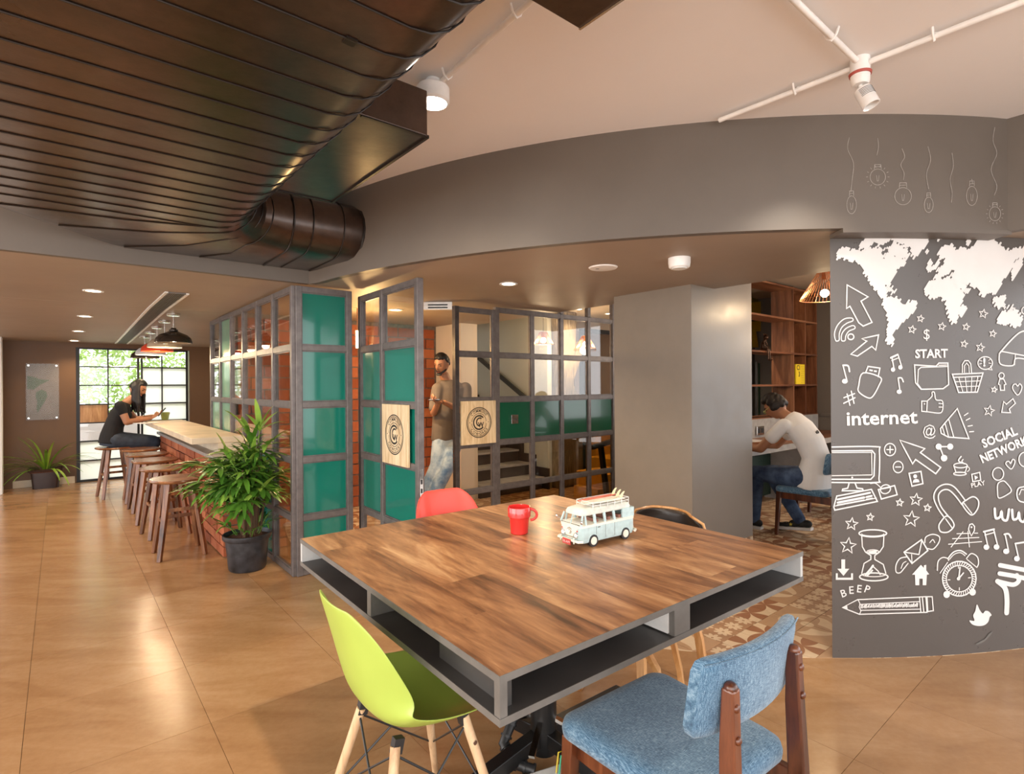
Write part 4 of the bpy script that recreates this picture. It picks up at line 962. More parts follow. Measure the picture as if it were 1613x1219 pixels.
def vpost(x, w_=.006, m=vb):
    for y0_, y1_ in ((.003, .010), (WV_-.003, WV_-.010)): MB().bar((x, y0_, .093), (x+(.014 if x < .03 else 0)*1, y1_, .132), .006, w_, (1, 0, 0)).build('window_post', m, van)
for x in (.006, .034, .082, .088, .140, .145, .196, .201): vpost(x)
for y in (.006, WV_-.006): MB().box(.248, min(y-.004, y+.004), .093, LV-.006, max(y-.004, y+.004), .133).build('rear_quarter', vb, van)
MB().box(LV-.010, .008, .093, LV-.004, WV_-.008, .133).build('rear_panel', vb, van)
MB().bar((.004, WV_/2, .093), (.018, WV_/2, .134), .004, .004, (0, 1, 0)).build('windscreen_post', vb, van)
for y0_, y1_ in ((.010, WV_/2-.003), (WV_/2+.003, WV_-.010)):
    MB().add([(.006, y0_, .094), (.006, y1_, .094), (.018, y1_, .133), (.018, y0_, .133)], [(0, 1, 2, 3)]).build('windscreen', M['glass'], van, fix=False)
    MB().tube([(.0035, y0_, .094), (.0035, y1_, .094)], .002, 6).build('wiper', M['black'], van)
for x in (.10, .17, .235): MB().box(x-.004, .012, .05, x+.012, WV_-.012, .108).build('seat', plain('brown toy seat', (.22, .09, .06), .5) if x == .10 else bpy.data.materials['brown toy seat'], van)
# cream V front
m_ = MB(); V_ = [(.012, .084), (WV_-.012, .084), (WV_-.03, .064), (WV_/2+.012, .036), (WV_/2-.012, .036), (.03, .064)]
m_.add([(-.0015, y, z) for y, z in V_]+[(.001, y, z) for y, z in V_], [tuple(range(6)), tuple(range(11, 5, -1))]+[(i, (i+1) % 6, (i+1) % 6+6, i+6) for i in range(6)]); m_.build('cream_nose', vc, van)
def ringx(x, y, z, r0, r_, nm, mat): return MB().tube([(x, y+r0*math.cos(a), z+r0*math.sin(a)) for a in [2*PI*q/20 for q in range(21)]], r_, 6).build(nm, mat, van, smooth=True)
ringx(-.003, WV_/2, .066, .013, .0012, 'round_emblem', M['chrome'])
m_ = MB(); zc0 = .066
for pts in ([(-.005, .011), (0, .002), (.005, .011)], [(-.0105, .004), (-.005, -.010), (0, -.001), (.005, -.010), (.0105, .004)]): m_.tube([(-.0035, WV_/2+a, zc0+b) for a, b in pts], .0011, 5)
m_.build('emblem_letters', M['chrome'], van)
for y in (.026, WV_-.026):
    MB().ball((-.001, y, .052), (.006, .0105, .0105)).build('headlamp', M['frost'], van, smooth=True); ringx(-.003, y, .052, .011, .0016, 'headlamp_ring', M['chrome'])
    MB().ball((-.001, y-.006 if y < .05 else y+.006, .070), (.003, .004, .004)).build('indicator', plain('red lamp', (.6, .1, .08), .3), van, smooth=True)
for y in (.0, WV_):
    s_ = -1 if y == 0 else 1
    MB().tube([(.012, y, .10), (-.004, y+s_*.010, .108)], .0012, 5).build('mirror_arm', M['chrome'], van); MB().ball((-.006, y+s_*.012, .112), (.003, .006, .008)).build('mirror', M['chrome'], van, smooth=True)
for x, s_ in ((-.010, -1), (LV+.008, 1)):
    MB().tube([(x-s_*.018, -.006, .030), (x, .004, .030), (x, WV_-.004, .030), (x-s_*.018, WV_+.006, .030)], .0055, 8).build('bumper', vc, van, smooth=True)
    for y in (.025, WV_-.025): MB().tube([(x+s_*.004, y, .020), (x+s_*.006, y, .032), (x+s_*.003, y, .044)], .0028, 6).build('overrider', vc, van, smooth=True)
    MB().tube([(x, .02, .045), (x, WV_-.02, .045)], .0018, 6).build('bumper_rail', M['chrome'], van)
MB().box(-.020, WV_/2-.024, .013, -.016, WV_/2+.024, .035).build('number_plate', plain('red number plate', (.55, .06, .05), .4), van)
vs, fs = tm('DL·A19', .01); MB().add([(-.0205, WV_/2-x*.0135, .0235+z*.013) for x, z in vs], fs).build('plate_lettering', M['paint'], van, fix=False)
for x in (.072, .262):
    for y, s_ in ((.002, -1), (WV_-.002, 1)):
        MB().cyl((x, y-s_*.012, .025), (x, y+s_*.004, .025), .025, n=28).build('tyre', M['black'], van, smooth=40)
        MB().cyl((x, y, .025), (x, y+s_*.0055, .025), .0165, n=24).build('hub_cap', vc, van, smooth=40)
        MB().tube([(x+.0275*math.cos(a), y+s_*.001, .025+.0275*math.sin(a)) for a in [PI*q/12 for q in range(13)]], .0022, 6).build('wheel_arch', vb, van, smooth=True)
for x in (.089, .142, .196): MB().box(x-.0005, -.0008, .03, x+.0005, .0003, .084).build('door_gap', M['greyboard'], van)
m_ = MB().cyl((.094, -.003, .078), (.108, -.003, .078), .0015, n=6); m_.build('door_handle', M['chrome'], van)
rk = MB()
zr0, zr1 = .163, .176
loop = [(.085, .016), (.30, .016), (.30, WV_-.016), (.085, WV_-.016), (.085, .016)]
for z in (zr0, zr1): rk.tube([(x, y, z) for x, y in loop], .0013, 5)
for x in (.085, .128, .171, .214, .257, .30):
    for y in (.016, WV_-.016): rk.tube([(x, y, .147), (x, y, zr1)], .0013, 5)
for x in (.11, .16, .21, .26): rk.tube([(x, .016, zr0), (x, WV_-.016, zr0)], .0013, 5)
rk.build('roof_rack', M['whiteplastic'], van)
for k, (y, z, col, x0) in enumerate(((.040, .169, (.8, .74, .6), .055), (.064, .171, (.74, .62, .5), .065), (.092, .173, (.62, .14, .08), .075))):
    sb = thing('surfboard', ('cream toy surfboard nearest the viewer on the van roof', 'beige toy surfboard in the middle of the van roof', 'red toy surfboard on the far side of the van roof')[k], 'surfboard', van.matrix_basis @ Vector((x0, y, z)), va+.03*(k-1))
    L_ = .235; pts = [(L_*q/12, .0145*math.sin(PI*min(q/12*.9+.06, 1))**.6) for q in range(13)]
    MB().prism(pts+[(x, -y_) for x, y_ in pts[::-1]], 0, .0035).build('board', plain('surfboard paint %d' % k, col, .35), sb, smooth=35)
    MB().prism([(L_-.028, -.001), (L_-.012, -.001), (L_-.012, .001), (L_-.028, .001)], .0035, .004).build('fin_base', M['paint'], sb)
    zprism(MB(), [(L_-.030, .003), (L_-.012, .003), (L_-.006, .018), (L_+.004, .030), (L_-.004, .030), (L_-.018, .020)], -.0015, .0015).build('fin', plain('cream fin', (.82, .70, .42), .35) if k == 0 else bpy.data.materials['cream fin'], sb)
# ---------------------------------------------------------------- moulded shell chairs
def shell_chair(name, loc, rz, mat, label, legs=True):
    s = thing(name, label, 'chair', loc, rz)
    # profile (forward x, z) from front lip through seat to the back top, local +x = forward
    prof = [(.235, .425, .17), (.225, .448, .20), (.16, .445, .222), (.06, .428, .232), (-.04, .425, .235), (-.12, .440, .235), (-.175, .485, .230), (-.205, .56, .222), (-.225, .64, .212), (-.245, .72, .195), (-.262, .78, .165), (-.272, .815, .11)]
    wing = [.008, .02, .045, .075, .10, .12, .125, .11, .085, .06, .035, .015]
    m_ = MB(); n_ = 12; rings = []
    for (x, z, hw), wg in zip(prof, wing):
        row = []
        for i in range(n_+1):
            t_ = -1+2*i/n_; y = hw*t_; k = abs(t_)**2.6
            back = z > .47
            f_ = min(max((z-.44)/.12, 0), 1)
            row.append((x+wg*k*f_*.9, y, z+wg*k*(1-f_)*.75))
        rings.append(row)
    m_.loft(rings, close=False, cap=False)
    o = m_.build('seat_shell', mat, s, smooth=70, fix=False)
    sd = o.modifiers.new('solid', 'SOLIDIFY'); sd.thickness = .007; sd.offset = 0
    sb_ = o.modifiers.new('sub', 'SUBSURF'); sb_.levels = sb_.render_levels = 2
    if legs:
        for sx, sy in ((1, 1), (1, -1), (-1, 1), (-1, -1)):
            p0 = Vector((sx*.21-.01, sy*.225, 0)); p1 = Vector((sx*.115-.01, sy*.12, .405))
            MB().tube([p0, p0.lerp(p1, .5), p1], [.011, .014, .015], 14).build('leg', M['beech'], s, smooth=40)
            MB().bar(p1-Vector((0, 0, .02)), p1+Vector((-sx*.01, 0, .022)), .03, .022, (0, 1, 0)).build('bracket', M['black'], s)
            MB().cyl(p1.lerp(p0, .18)+Vector((0, sy*.012, 0)), p1.lerp(p0, .18)+Vector((0, sy*.017, 0)), .007).build('bolt', M['chrome'], s)
        L = lambda sx, sy, t_: Vector((sx*.21-.01, sy*.225, 0)).lerp(Vector((sx*.115-.01, sy*.12, .405)), t_)
        for a, b in (((1, 1, .95), (1, -1, .35)), ((1, -1, .95), (1, 1, .35)), ((-1, 1, .95), (-1, -1, .35)), ((-1, -1, .95), (-1, 1, .35)), ((1, 1, .95), (-1, 1, .35)), ((-1, 1, .95), (1, 1, .35)), ((1, -1, .95), (-1, -1, .35)), ((-1, -1, .95), (1, -1, .35))):
            MB().cyl(L(*a), L(*b), .0035, n=6).build('brace_wire', M['black'], s)
    return s
shell_chair('shell_chair', (-.31, 1.72, 0), math.radians(38), M['lime'], 'lime green moulded shell chair with beech dowel legs at the near left table side')
shell_chair('shell_chair', (-.27, 3.00, 0), math.radians(-56), M['red'], 'coral red moulded shell chair behind the left far side of the table')
# ---------------------------------------------------------------- bentwood chair
bc = thing('bentwood_chair', 'bentwood chair whose dark rounded back shows beyond the far right table edge', 'chair', (.11+.788*.60+.616*.03, 2.31+.6157*.60-.788*.03, 0), math.radians(-142))
def disc(m_, z0, z1, rx, ry, n=32, curve_=0): 
    R1 = [(rx*math.cos(2*PI*k/n), ry*math.sin(2*PI*k/n)) for k in range(n)]
    return m_.loft([[(x, y, z0) for x, y in R1], [(x*1.0, y, z1) for x, y in R1], [(x*.9, y*.9, z1+.006) for x, y in R1]])
disc(MB(), .425, .437, .235, .235).build('seat_board', M['ply'], bc, smooth=35)
disc(MB(), .437, .458, .222, .222).build('seat_pad', M['leather'], bc, smooth=60)
for sx, sy in ((1, 1), (1, -1), (-1, 1), (-1, -1)):
    MB().loft([[Vector(p)+Vector((0, a, b))*1+Vector((c_, 0, 0)) for a, b, c_ in ((-.02, 0, -.01), (.02, 0, -.01), (.02, 0, .01), (-.02, 0, .01))] for p in ((sx*.235, sy*.215, 0), (sx*.215, sy*.195, .20), (sx*.185, sy*.165, .36), (sx*.12, sy*.11, .424))]).build('leg', M['ply'], bc, smooth=30)
m_ = MB(); rows_ = []
for z, w_, bx_ in ((.56, .15, -.27), (.62, .215, -.28), (.69, .225, -.29), (.745, .20, -.297), (.77, .13, -.30)):
    rows_.append([(bx_-.0+.06*(t_*t_), w_*t_, z) for t_ in [-1+2*q/12 for q in range(13)]])
m_.loft(rows_, False, False); o = m_.build('backrest', M['leather'], bc, smooth=70, fix=False); sd = o.modifiers.new('s', 'SOLIDIFY'); sd.thickness = .02; sd.offset = 0; o.modifiers.new('b', 'SUBSURF').render_levels = 1
MB().tube([(r_[0][0]-.004, r_[0][1]-.004, r_[0][2]) for r_ in rows_]+[(p[0]-.004, p[1], p[2]+.006) for p in rows_[-1][1:-1]]+[(r_[-1][0]-.004, r_[-1][1]+.004, r_[-1][2]) for r_ in rows_[::-1]], .007, 8).build('wood_rim', M['ply'], bc, smooth=True)
MB().loft([[Vector(p)+Vector((0, a, 0))+Vector((c_, 0, 0)) for a, c_ in ((-.03, -.008), (.03, -.008), (.03, .008), (-.03, .008))] for p in ((-.16, 0, .425), (-.24, 0, .45), (-.275, 0, .55), (-.283, 0, .66))]).build('back_support', M['ply'], bc, smooth=30)
bt = thing('bentwood_stool', 'bentwood stool with black padded round seat half hidden under the near right table side', 'stool', (.434, 2.27, 0), math.radians(-25))
for ch in list(bc.children):
    if ch.name.split('.')[0] in ('seat_board', 'seat_pad', 'leg'): c_ = ch.copy(); COL.objects.link(c_); c_.parent = bt
# ---------------------------------------------------------------- upholstered wooden chairs
def up_chair(loc, rz, label):
    s = thing('upholstered_chair', label, 'chair', loc, rz)   # +y forward
    rings = []
    for z, i_ in ((.408, .012), (.414, .002), (.432, 0), (.452, .004), (.463, .018), (.467, .05)):
        hw = .228-i_; hd_ = .232-i_; c_ = .05
        ring_ = []
        for cx_, cy_, a_ in ((hw-c_, hd_-c_, 0), (-hw+c_, hd_-c_, 1), (-hw*.93+c_, -hd_+c_, 2), (hw*.93-c_, -hd_+c_, 3)):
            for k in range(6): a = (a_+k/5)*PI/2; ring_.append((cx_+c_*math.cos(a), cy_+c_*math.sin(a), z))
        rings.append(ring_)
    MB().loft(rings).build('seat', M['bluefabric'], s, smooth=70)
    # backrest: curved pad
    hgt, wd_, th_ = .19, .214, .042; vs = []; ns = 18; zs_ = [(-1, .5), (-.93, .9), (-.7, 1), (0, 1), (.7, 1), (.93, .9), (1, .5)]
    def bp(t_, q, f_):      # t across, q up, f thickness side
        y = -.240+.035*t_*t_-.030*(q*.5+.5); return (wd_*t_, y+f_, .705+hgt/2*q)
    m_ = MB(); front = []; rings = []
    for q, f_ in zs_:
        row = []
        for i in range(ns+1):
            t_ = -1+2*i/ns; e = 1 if abs(t_) < .93 else .62; row.append(bp(t_*(1 if abs(q) < .8 else .965 if abs(q) < .97 else .93), q, th_/2*f_*e))
        for i in range(ns, -1, -1):
            t_ = -1+2*i/ns; e = 1 if abs(t_) < .93 else .62; row.append(bp(t_*(1 if abs(q) < .8 else .965 if abs(q) < .97 else .93), q, -th_/2*f_*e))
        rings.append(row)
    m_.loft(rings); m_.build('backrest', M['bluefabric'], s, smooth=50)
    MB().tube([tuple(Vector(bp(t_*.985, .93, -th_/2*.93))) for t_ in [-1+2*q/18 for q in range(19)]], .0022, 6).build('piping', M['bluefabric'], s, smooth=True)
    for sx in (1, -1):
        # rear post, flat tapered timber
        pts_ = [(sx*.160, -.345, 0, .016), (sx*.156, -.282, .40, .023), (sx*.150, -.276, .60, .020), (sx*.146, -.276, .735, .015)]
        m_ = MB(); m_.loft([[(x+a*.016, y+b*h_, z) for a, b in ((-1,-1),(1,-1),(1,1),(-1,1))] for x, y, z, h_ in pts_]); m_.build('rear_post', M['darkwood'], s, bevel=.005)
        MB().ball((sx*.146, -.276, .735), (.016, .016, .014)).build('post_cap', M['darkwood'], s, smooth=True)
        for z, y in ((.695, -.292), (.625, -.296)): MB().ball((sx*.149, y, z), (.010, .007, .010)).build('stud', M['darkwood'], s, smooth=True)
        m_ = MB(); m_.loft([[(sx*(.195+o_)+a*w_, .195+f_+b*w_, z) for a, b in ((-1,-1),(1,-1),(1,1),(-1,1))] for z, w_, o_, f_ in ((0, .014, .016, .02), (.41, .021, 0, 0))]); m_.build('front_leg', M['darkwood'], s, bevel=.004)
        MB().box(sx*.178-.012, -.275, .345, sx*.178+.012, .19, .405).build('side_rail', M['darkwood'], s, bevel=.003)
    MB().box(-.19, .185, .345, .19, .207, .405).build('front_rail', M['darkwood'], s, bevel=.003); MB().box(-.15, -.275, .31, .15, -.253, .375).build('rear_rail', M['darkwood'], s, bevel=.003)
    return s
BCX, BCY = .440, 1.548
c0 = up_chair((BCX, BCY, 0), math.radians(37), 'blue woven fabric dining chair with dark wooden posts at the near table side')
# ================================================================ study corner behind the grey column
dk = thing('study_desk', 'long wooden study desk with grey front edge below the bookshelf', 'desk', W(4.74, 2.74, 0), ANG)
MB().box(0, .02, .71, 3.76, .60, .75).build('desk_top', M['shelfwoodx'], dk); MB().box(0, 0, .69, 3.76, .02, .752).build('front_edge', M['greyslab'], dk)
MB().box(0, .59, .75, 3.76, .61, .98).build('upstand', M['greyslab'], dk)
MB().box(.55, .05, 0, .59, .58, .69).build('side_panel', M['panel_light'], dk); MB().box(2.1, .05, 0, 2.14, .58, .69).build('side_panel', M['panel_light'], dk)
MB().box(.0, .50, .05, 3.7, .53, .55).build('modesty_panel', plain('dark green board', (.012, .035, .022), .5), dk)
def onV(x, y, V_):
    X, Z = ray(x, y); t_ = V_/(X*VX+VY); return Vector((X*t_, t_, EYE+Z*t_))
def guv(p): return p.x*UX+p.y*UY, p.x*VX+p.y*VY
p = onV(1196, 678, 3.325); s = thing('socket_box', 'steel double socket on the grey upstand behind the desk', 'socket', p, ANG)
MB().box(-.09, -.02, -.055, .09, 0, .055).build('plate', M['chrome'], s, bevel=.004)
for x in (-.045, .04): MB().box(x-.028, -.024, -.03, x+.028, -.019, .03).build('rocker', M['black'], s)
p = onz(1194, 697, .752); s = thing('open_book', 'white open book under the hands of the young man in white', 'book', (p.x, p.y+.08, .753), ANG)
MB().box(-.14, -.1, 0, -.003, .1, .012).build('page_block', M['paint'], s); MB().box(.003, -.1, 0, .14, .1, .012).build('page_block', M['paint'], s)
bs = thing('bookshelf', 'tall rosewood grid bookshelf above the study desk', 'shelf', W(6.5, 3.34, 0), ANG)
for u in (0, 1.24, 1.615, 1.99): MB().box(u-.011, 0, .98, u+.011, .30, 2.745).build('upright', M['shelfwood'], bs)
for z in (.98, 1.40, 1.83, 2.29, 2.72): MB().box(-.011, -.006, z-.012, 2.0, .30, z+.012).build('shelf_board', M['shelfwoodx'], bs)
for a, b in ((1.251, 1.604), (1.626, 1.98)):
    for z0, z1 in ((.992, 1.388), (1.412, 1.818), (1.842, 2.278), (2.302, 2.708)): MB().box(a, .285, z0, b, .30, z1).build('back_panel', M['shelfwood'], bs)
gbox('wall_study', 8.53, .9, 0, 8.65, 4.3, 2.76, M['taupe'])
gbox('trim_9', 8.51, 1.2, .95, 8.53, 3.3, .99, M['taupe']); gbox('baseboard_study', 8.51, .9, 0, 8.53, 3.3, .1, M['cement'])
gbox('wall_study_back', 5.6, 4.28, 0, 9.5, 4.35, 2.76, wallpaint('dark study back wall', (.07, .055, .045), .2))
def gpanel(name, label, cat, pxs, V_, th_, mat):
    pts = [onV(x, y, V_) for x, y in pxs]; us = [(guv(p)[0], p.z) for p in pts]; u0 = min(a for a, b in us); z0 = min(b for a, b in us)
    s = thing(name, label, cat, W(u0, V_, z0), ANG); m_ = MB(); zprism(m_, [(a-u0, b-z0) for a, b in us], 0, th_); m_.build('sheet', mat, s); return s, us, u0, z0
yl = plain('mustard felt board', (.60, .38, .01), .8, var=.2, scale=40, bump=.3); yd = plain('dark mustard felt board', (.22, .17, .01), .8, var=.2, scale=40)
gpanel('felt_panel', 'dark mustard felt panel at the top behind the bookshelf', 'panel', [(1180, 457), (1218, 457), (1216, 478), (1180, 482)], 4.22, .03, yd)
gpanel('felt_panel', 'bright mustard felt panel below the dark one behind the bookshelf', 'panel', [(1180, 477), (1211, 473), (1215, 500), (1180, 500)], 4.18, .03, yl)
gpanel('felt_panel', 'mustard felt panel with stepped edge behind the second shelf', 'panel', [(1178, 506), (1203, 506), (1206, 521), (1191, 522), (1195, 547), (1178, 547)], 4.18, .03, yl)
s, us, u0, z0 = gpanel('number_board', 'green board with white numbers 25 and 26 seen through the bookshelf', 'board', [(1194, 572), (1217, 572), (1217, 652), (1194, 652)], 4.2, .02, plain('green enamel board', (.03, .14, .07), .4))
for body, px_, py_ in (('25', 1204, 581), ('26', 1204, 615)):
    q = onV(px_, py_, 4.2); a, b = guv(q)[0]-u0, q.z-z0; vs, fs = tm(body, .01)
    MB().add([(a+x*.11, -.002, b+z*.11) for x, z in vs], fs).build('painted_number', M['paint'], s, fix=False)
MB().box(-.06, -.02, -.05, -.03, .01, (us[0][1]-z0)+.02).build('steel_edge', M['chrome'], s)
# yellow calendar
cl = thing('calendar', 'yellow calendar board with black lettering C13 standing on the shelf', 'calendar', W(7.80, 3.335, 1.413), ANG)
MB().box(0, 0, 0, .27, .02, .275).build('board', plain('bright yellow card', (.85, .60, .02), .6, var=.02), cl)
for body, x0, z0_, h in (('C1', .075, .225, .095), ('3', .095, .135, .095)):
    vs, fs = tm(body, .03); MB().add([(x0+x*h, -.001, z0_+z*h) for x, z in vs], fs).build('printed_text', M['blackprint'], cl, fix=False)
for k, x0 in enumerate((.165, .20, .235)):
    m_ = MB()
    for j in range(8):
        vs, fs = tm('0358'[(j+k) % 4]); m_.add([(x0+x*.026, -.001, .025+.031*j+z*.026) for x, z in vs], fs)
    m_.build('printed_numbers', M['blackprint'], cl, fix=False)
# wire cage lamps
def cage_lamp(p, rtop, rbot, h, label, power, zcei, n=26):
    s = thing('cage_lamp', label, 'lamp', p)
    cop = M['copper']
    for z, r_ in ((h, rtop), (0, rbot)): MB().tube([(r_*math.cos(a), r_*math.sin(a), z) for a in [2*PI*q/24 for q in range(25)]], .003, 5).build('ring', cop, s, smooth=True)
    m_ = MB()
    for k in range(n):
        a = 2*PI*k/n; b = a+.35; m_.tube([(rtop*math.cos(a), rtop*math.sin(a), h), (rbot*math.cos(b), rbot*math.sin(b), 0)], .0022, 4)
    m_.build('wire_shade', cop, s)
    MB().cyl((0, 0, h-.07), (0, 0, h), .025).build('socket', cop, s, smooth=True); MB().ball((0, 0, .05), .035).build('bulb', M['bulbsoft'], s, smooth=True)
    MB().cyl((0, 0, h), (0, 0, zcei-p[2]), .003, n=6).build('cord', M['black'], s)
    bulb_light('cage_bulb', (p[0], p[1], p[2]-.03), power, (1, .72, .42), .05)
M['copper'] = plain('copper wire', (.55, .25, .12), .3, .9)
p = at(1299, 471, 4.75); cage_lamp(tuple(p), .05, .195, .24, 'copper wire cage lamp glowing beside the mural wall edge', 9, 2.76, 40)
p = at(856, 542, 7.0); cage_lamp(tuple(p), .05, .13, .15, 'copper wire cage lamp seen through the screen by the trunk column', 15, 2.45)
p = at(922, 548, 7.4); cage_lamp(tuple(p), .05, .13, .16, 'copper wire cage lamp seen through the screen near the grey column', 15, 2.45)
q_ = W(7.0, 1.9, 2.02); bulb_light('cage_bulb', tuple(q_), 55, (1, .78, .55), .08); cage_lamp(tuple(q_), .05, .195, .24, 'copper wire cage lamp farther along the study desk row', 1, 2.76, 24)  # lamp and strong bulb added out of view to brighten the study
# warm tube lamp in the brick corner
p = at(563, 548, 5.4); tl_ = thing('tube_lamp', 'slim glowing tube lamp seen in the gap beside the teal door', 'lamp', p)
MB().cyl((0, 0, .0), (0, 0, .17), .016).build('tube', glow('amber tube', (1, .7, .32), 16), tl_, smooth=True); MB().cyl((0, 0, .17), (0, 0, SOF-p.z), .005).build('rod', M['copper'], tl_); bulb_light('tube_glow', (p.x+.1, p.y+.1, p.z), 30, (1, .62, .25), .05)
# second and third upholstered chairs in the study
c1 = dup(c0, W(5.42, 2.20, 0), ANG, 'blue fabric chair on which the young man in the white t-shirt sits')
c2 = dup(c0, W(6.55, 2.35, 0), ANG-.2, 'blue fabric chair farther along the study desk beside the mural wall edge')
# ================================================================ people
def fig_mesh(m_, name, mat, parent, vox=.010, it=3):
    o = m_.build('tmp', mat, None, fix=True)
    r_ = o.modifiers.new('r', 'REMESH'); r_.mode = 'VOXEL'; r_.voxel_size = vox; r_.use_smooth_shade = True
    s_ = o.modifiers.new('s', 'SMOOTH'); s_.factor = .5; s_.iterations = it
    bpy.context.view_layer.update()
    me = bpy.data.meshes.new_from_object(o.evaluated_get(bpy.context.evaluated_depsgraph_get())); me.name = name
    if not me.materials: me.materials.append(mat)
    bpy.data.objects.remove(o); me.shade_smooth(); return link(name, me, parent)
def limb(m_, pts, rs, n=12):
    P_ = [Vector(p) for p in pts]
    for i in range(len(P_)-1): m_.tube([P_[i], P_[i+1]], [rs[i], rs[i+1]], n)
    for p, r_ in zip(P_, rs): m_.ball(p, r_*1.0, 12, 8)
def torso(m_, secs, lat, n=20):
    lat = lat.normalized(); rings = []
    for i, (c_, rx, ry) in enumerate(secs):
        c_ = Vector(c_); a = Vector(secs[min(i+1, len(secs)-1)][0])-Vector(secs[max(i-1, 0)][0]); f_ = a.cross(lat).normalized()
        rings.append([c_+lat*rx*math.cos(2*PI*k/n)+f_*ry*math.sin(2*PI*k/n) for k in range(n)])
    m_.loft(rings)
def head_into(m_, c, fwd, up, s_=1.0, grow=1.0, lo=None, feat=True):
    f_ = fwd.normalized(); l_ = f_.cross(up).normalized(); u_ = l_.cross(f_).normalized(); c = Vector(c); n_, k_ = 28, 20; b = []
    g = lambda d, w_: math.exp(-(d/w_)**2)
    def P_(x, y, z):
        X = .075*x; Y = (.092 if y > 0 else .098)*y; Z = .118*z
        if z < 0: X *= 1-.38*z*z; Y *= 1-.10*z*z; Y += .012*z*z
        if feat and y > 0:
            Y += .026*g(X, .013)*g(Z+.012, .022)+.008*g(X, .02)*g(Z-.012, .03)
            Y -= .010*(g(X-.032, .016)+g(X+.032, .016))*g(Z-.010, .012)
            Y += .007*g(Z-.030, .012)*g(X, .05); Y += .008*g(X, .022)*g(Z+.062, .010); Y += .010*g(X, .02)*g(Z+.100, .016)
        return c+(l_*X+f_*Y+u_*Z)*s_*grow
    vs = []; fs = []
    for i in range(k_+1):
        a = -PI/2+PI*i/k_
        for k in range(n_): t_ = 2*PI*k/n_; vs.append(P_(math.cos(a)*math.cos(t_), math.cos(a)*math.sin(t_), math.sin(a)))
    fs = [(i*n_+k, i*n_+(k+1) % n_, (i+1)*n_+(k+1) % n_, (i+1)*n_+k) for i in range(k_) for k in range(n_)]
    m_.add(vs, fs)
    if feat:
        for sx in (-1, 1):
            e = c+(l_*sx*.076-f_*.006+u_*.0)*s_; R_ = Matrix.Translation(e) @ Matrix((l_, f_, u_)).transposed().to_4x4(); m_.ball((0, 0, 0), (.010*s_, .018*s_, .032*s_), 10, 8, R_)
    return f_, l_, u_
def face_bits(parent, c, f_, l_, u_, s_=1.0, beard=False, hairmat=None):
    c = Vector(c); R0 = Matrix((l_, f_, u_)).transposed().to_4x4()
    for sx in (-1, 1):
        R_ = Matrix.Translation(c+(l_*sx*.032+f_*.079+u_*.010)*s_) @ R0; MB().ball((0, 0, 0), (.014*s_, .007*s_, .006*s_), 10, 6, R_).build('eye', M['eye'], parent, smooth=True)
        MB().tube([c+(l_*sx*(.014+.012*q)+f_*(.093-.004*q*q)+u_*(.030+.004*math.sin(q)))*s_ for q in range(4)], .0035*s_, 6).build('eyebrow', hairmat or M['hair'], parent, smooth=True)
    MB().tube([c+(l_*x+f_*(.094-.25*abs(x))+u_*(-.062))*s_ for x in (-.024, -.012, 0, .012, .024)], [.002, .005, .006, .005, .002], 8).build('mouth', M['lip'], parent, smooth=True)
def hair_shell(m_, c, f_, l_, u_, s_, r_, top=.15, front=.05, bumps=40, amp=.012, seed=1, size=1.09, low=-.02):
    rg = random.Random(seed); c = Vector(c)
    for k in range(bumps):
        a = rg.uniform(0, 2*PI); e = rg.uniform(-.25, 1.5); x, y, z = math.cos(e)*math.cos(a), math.cos(e)*math.sin(a), math.sin(e)
        if y > .05 and z < .52+.45*y: continue
        if z < low/.118 and y > -.45: continue
        m_.ball(c+(l_*x*.070+f_*y*.088+u_*z*.110)*s_*size, r_*rg.uniform(.8, 1.25), 8, 6)
def hand(m_, w_, dirn, palm, s_=1.0, curl=.9, thumb=1):
    d = dirn.normalized(); n_ = palm.normalized(); x_ = d.cross(n_).normalized(); c = w_+d*.045*s_
    torso(m_, [(w_, .024*s_, .017*s_), (w_+d*.03*s_, .036*s_, .016*s_), (w_+d*.085*s_, .040*s_, .013*s_)], x_, 12)
    for k, (o_, L_) in enumerate(((-.030, .062), (-.010, .074), (.010, .070), (.029, .055))):
        p = w_+d*.085*s_+x_*o_*s_; a = 0; q = [p]; dd = d
        for j, fr in enumerate((.45, .3, .25)):
            a += curl*(.5 if j == 0 else .6); dd = (d*math.cos(a)+n_*math.sin(a)); q.append(q[-1]+dd*L_*fr*s_)
        m_.tube(q, [.0095*s_, .009*s_, .0085*s_, .0075*s_], 8); m_.ball(q[-1], .0075*s_, 8, 6)
    t0 = w_+d*.025*s_+x_*.03*thumb*s_; t1 = t0+(d*.6+x_*thumb*.7+n_*.4).normalized()*.04*s_; t2 = t1+(d*.9+n_*.5).normalized()*.032*s_
    m_.tube([t0, t1, t2], [.012*s_, .0105*s_, .0085*s_], 8); m_.ball(t2, .0085*s_, 8, 6)
def shoe(m_, heel, toe, w_=.045, h=.075):
    heel, toe = Vector(heel), Vector(toe); d = (toe-heel); L_ = d.length; d.normalize(); x_ = d.cross(Vector((0, 0, 1))).normalized(); u_ = x_.cross(d)
    for t_, r_, hh in ((0.02, .75, .85), (.2, .85, .95), (.45, .9, .8), (.7, 1.0, .55), (.92, .85, .45)):
        R_ = Matrix.Translation(heel+d*L_*t_+u_*h*hh/2) @ Matrix((x_, d, u_)).transposed().to_4x4(); m_.ball((0, 0, 0), (w_*r_, L_*.17, h*hh/2), 12, 8, R_)
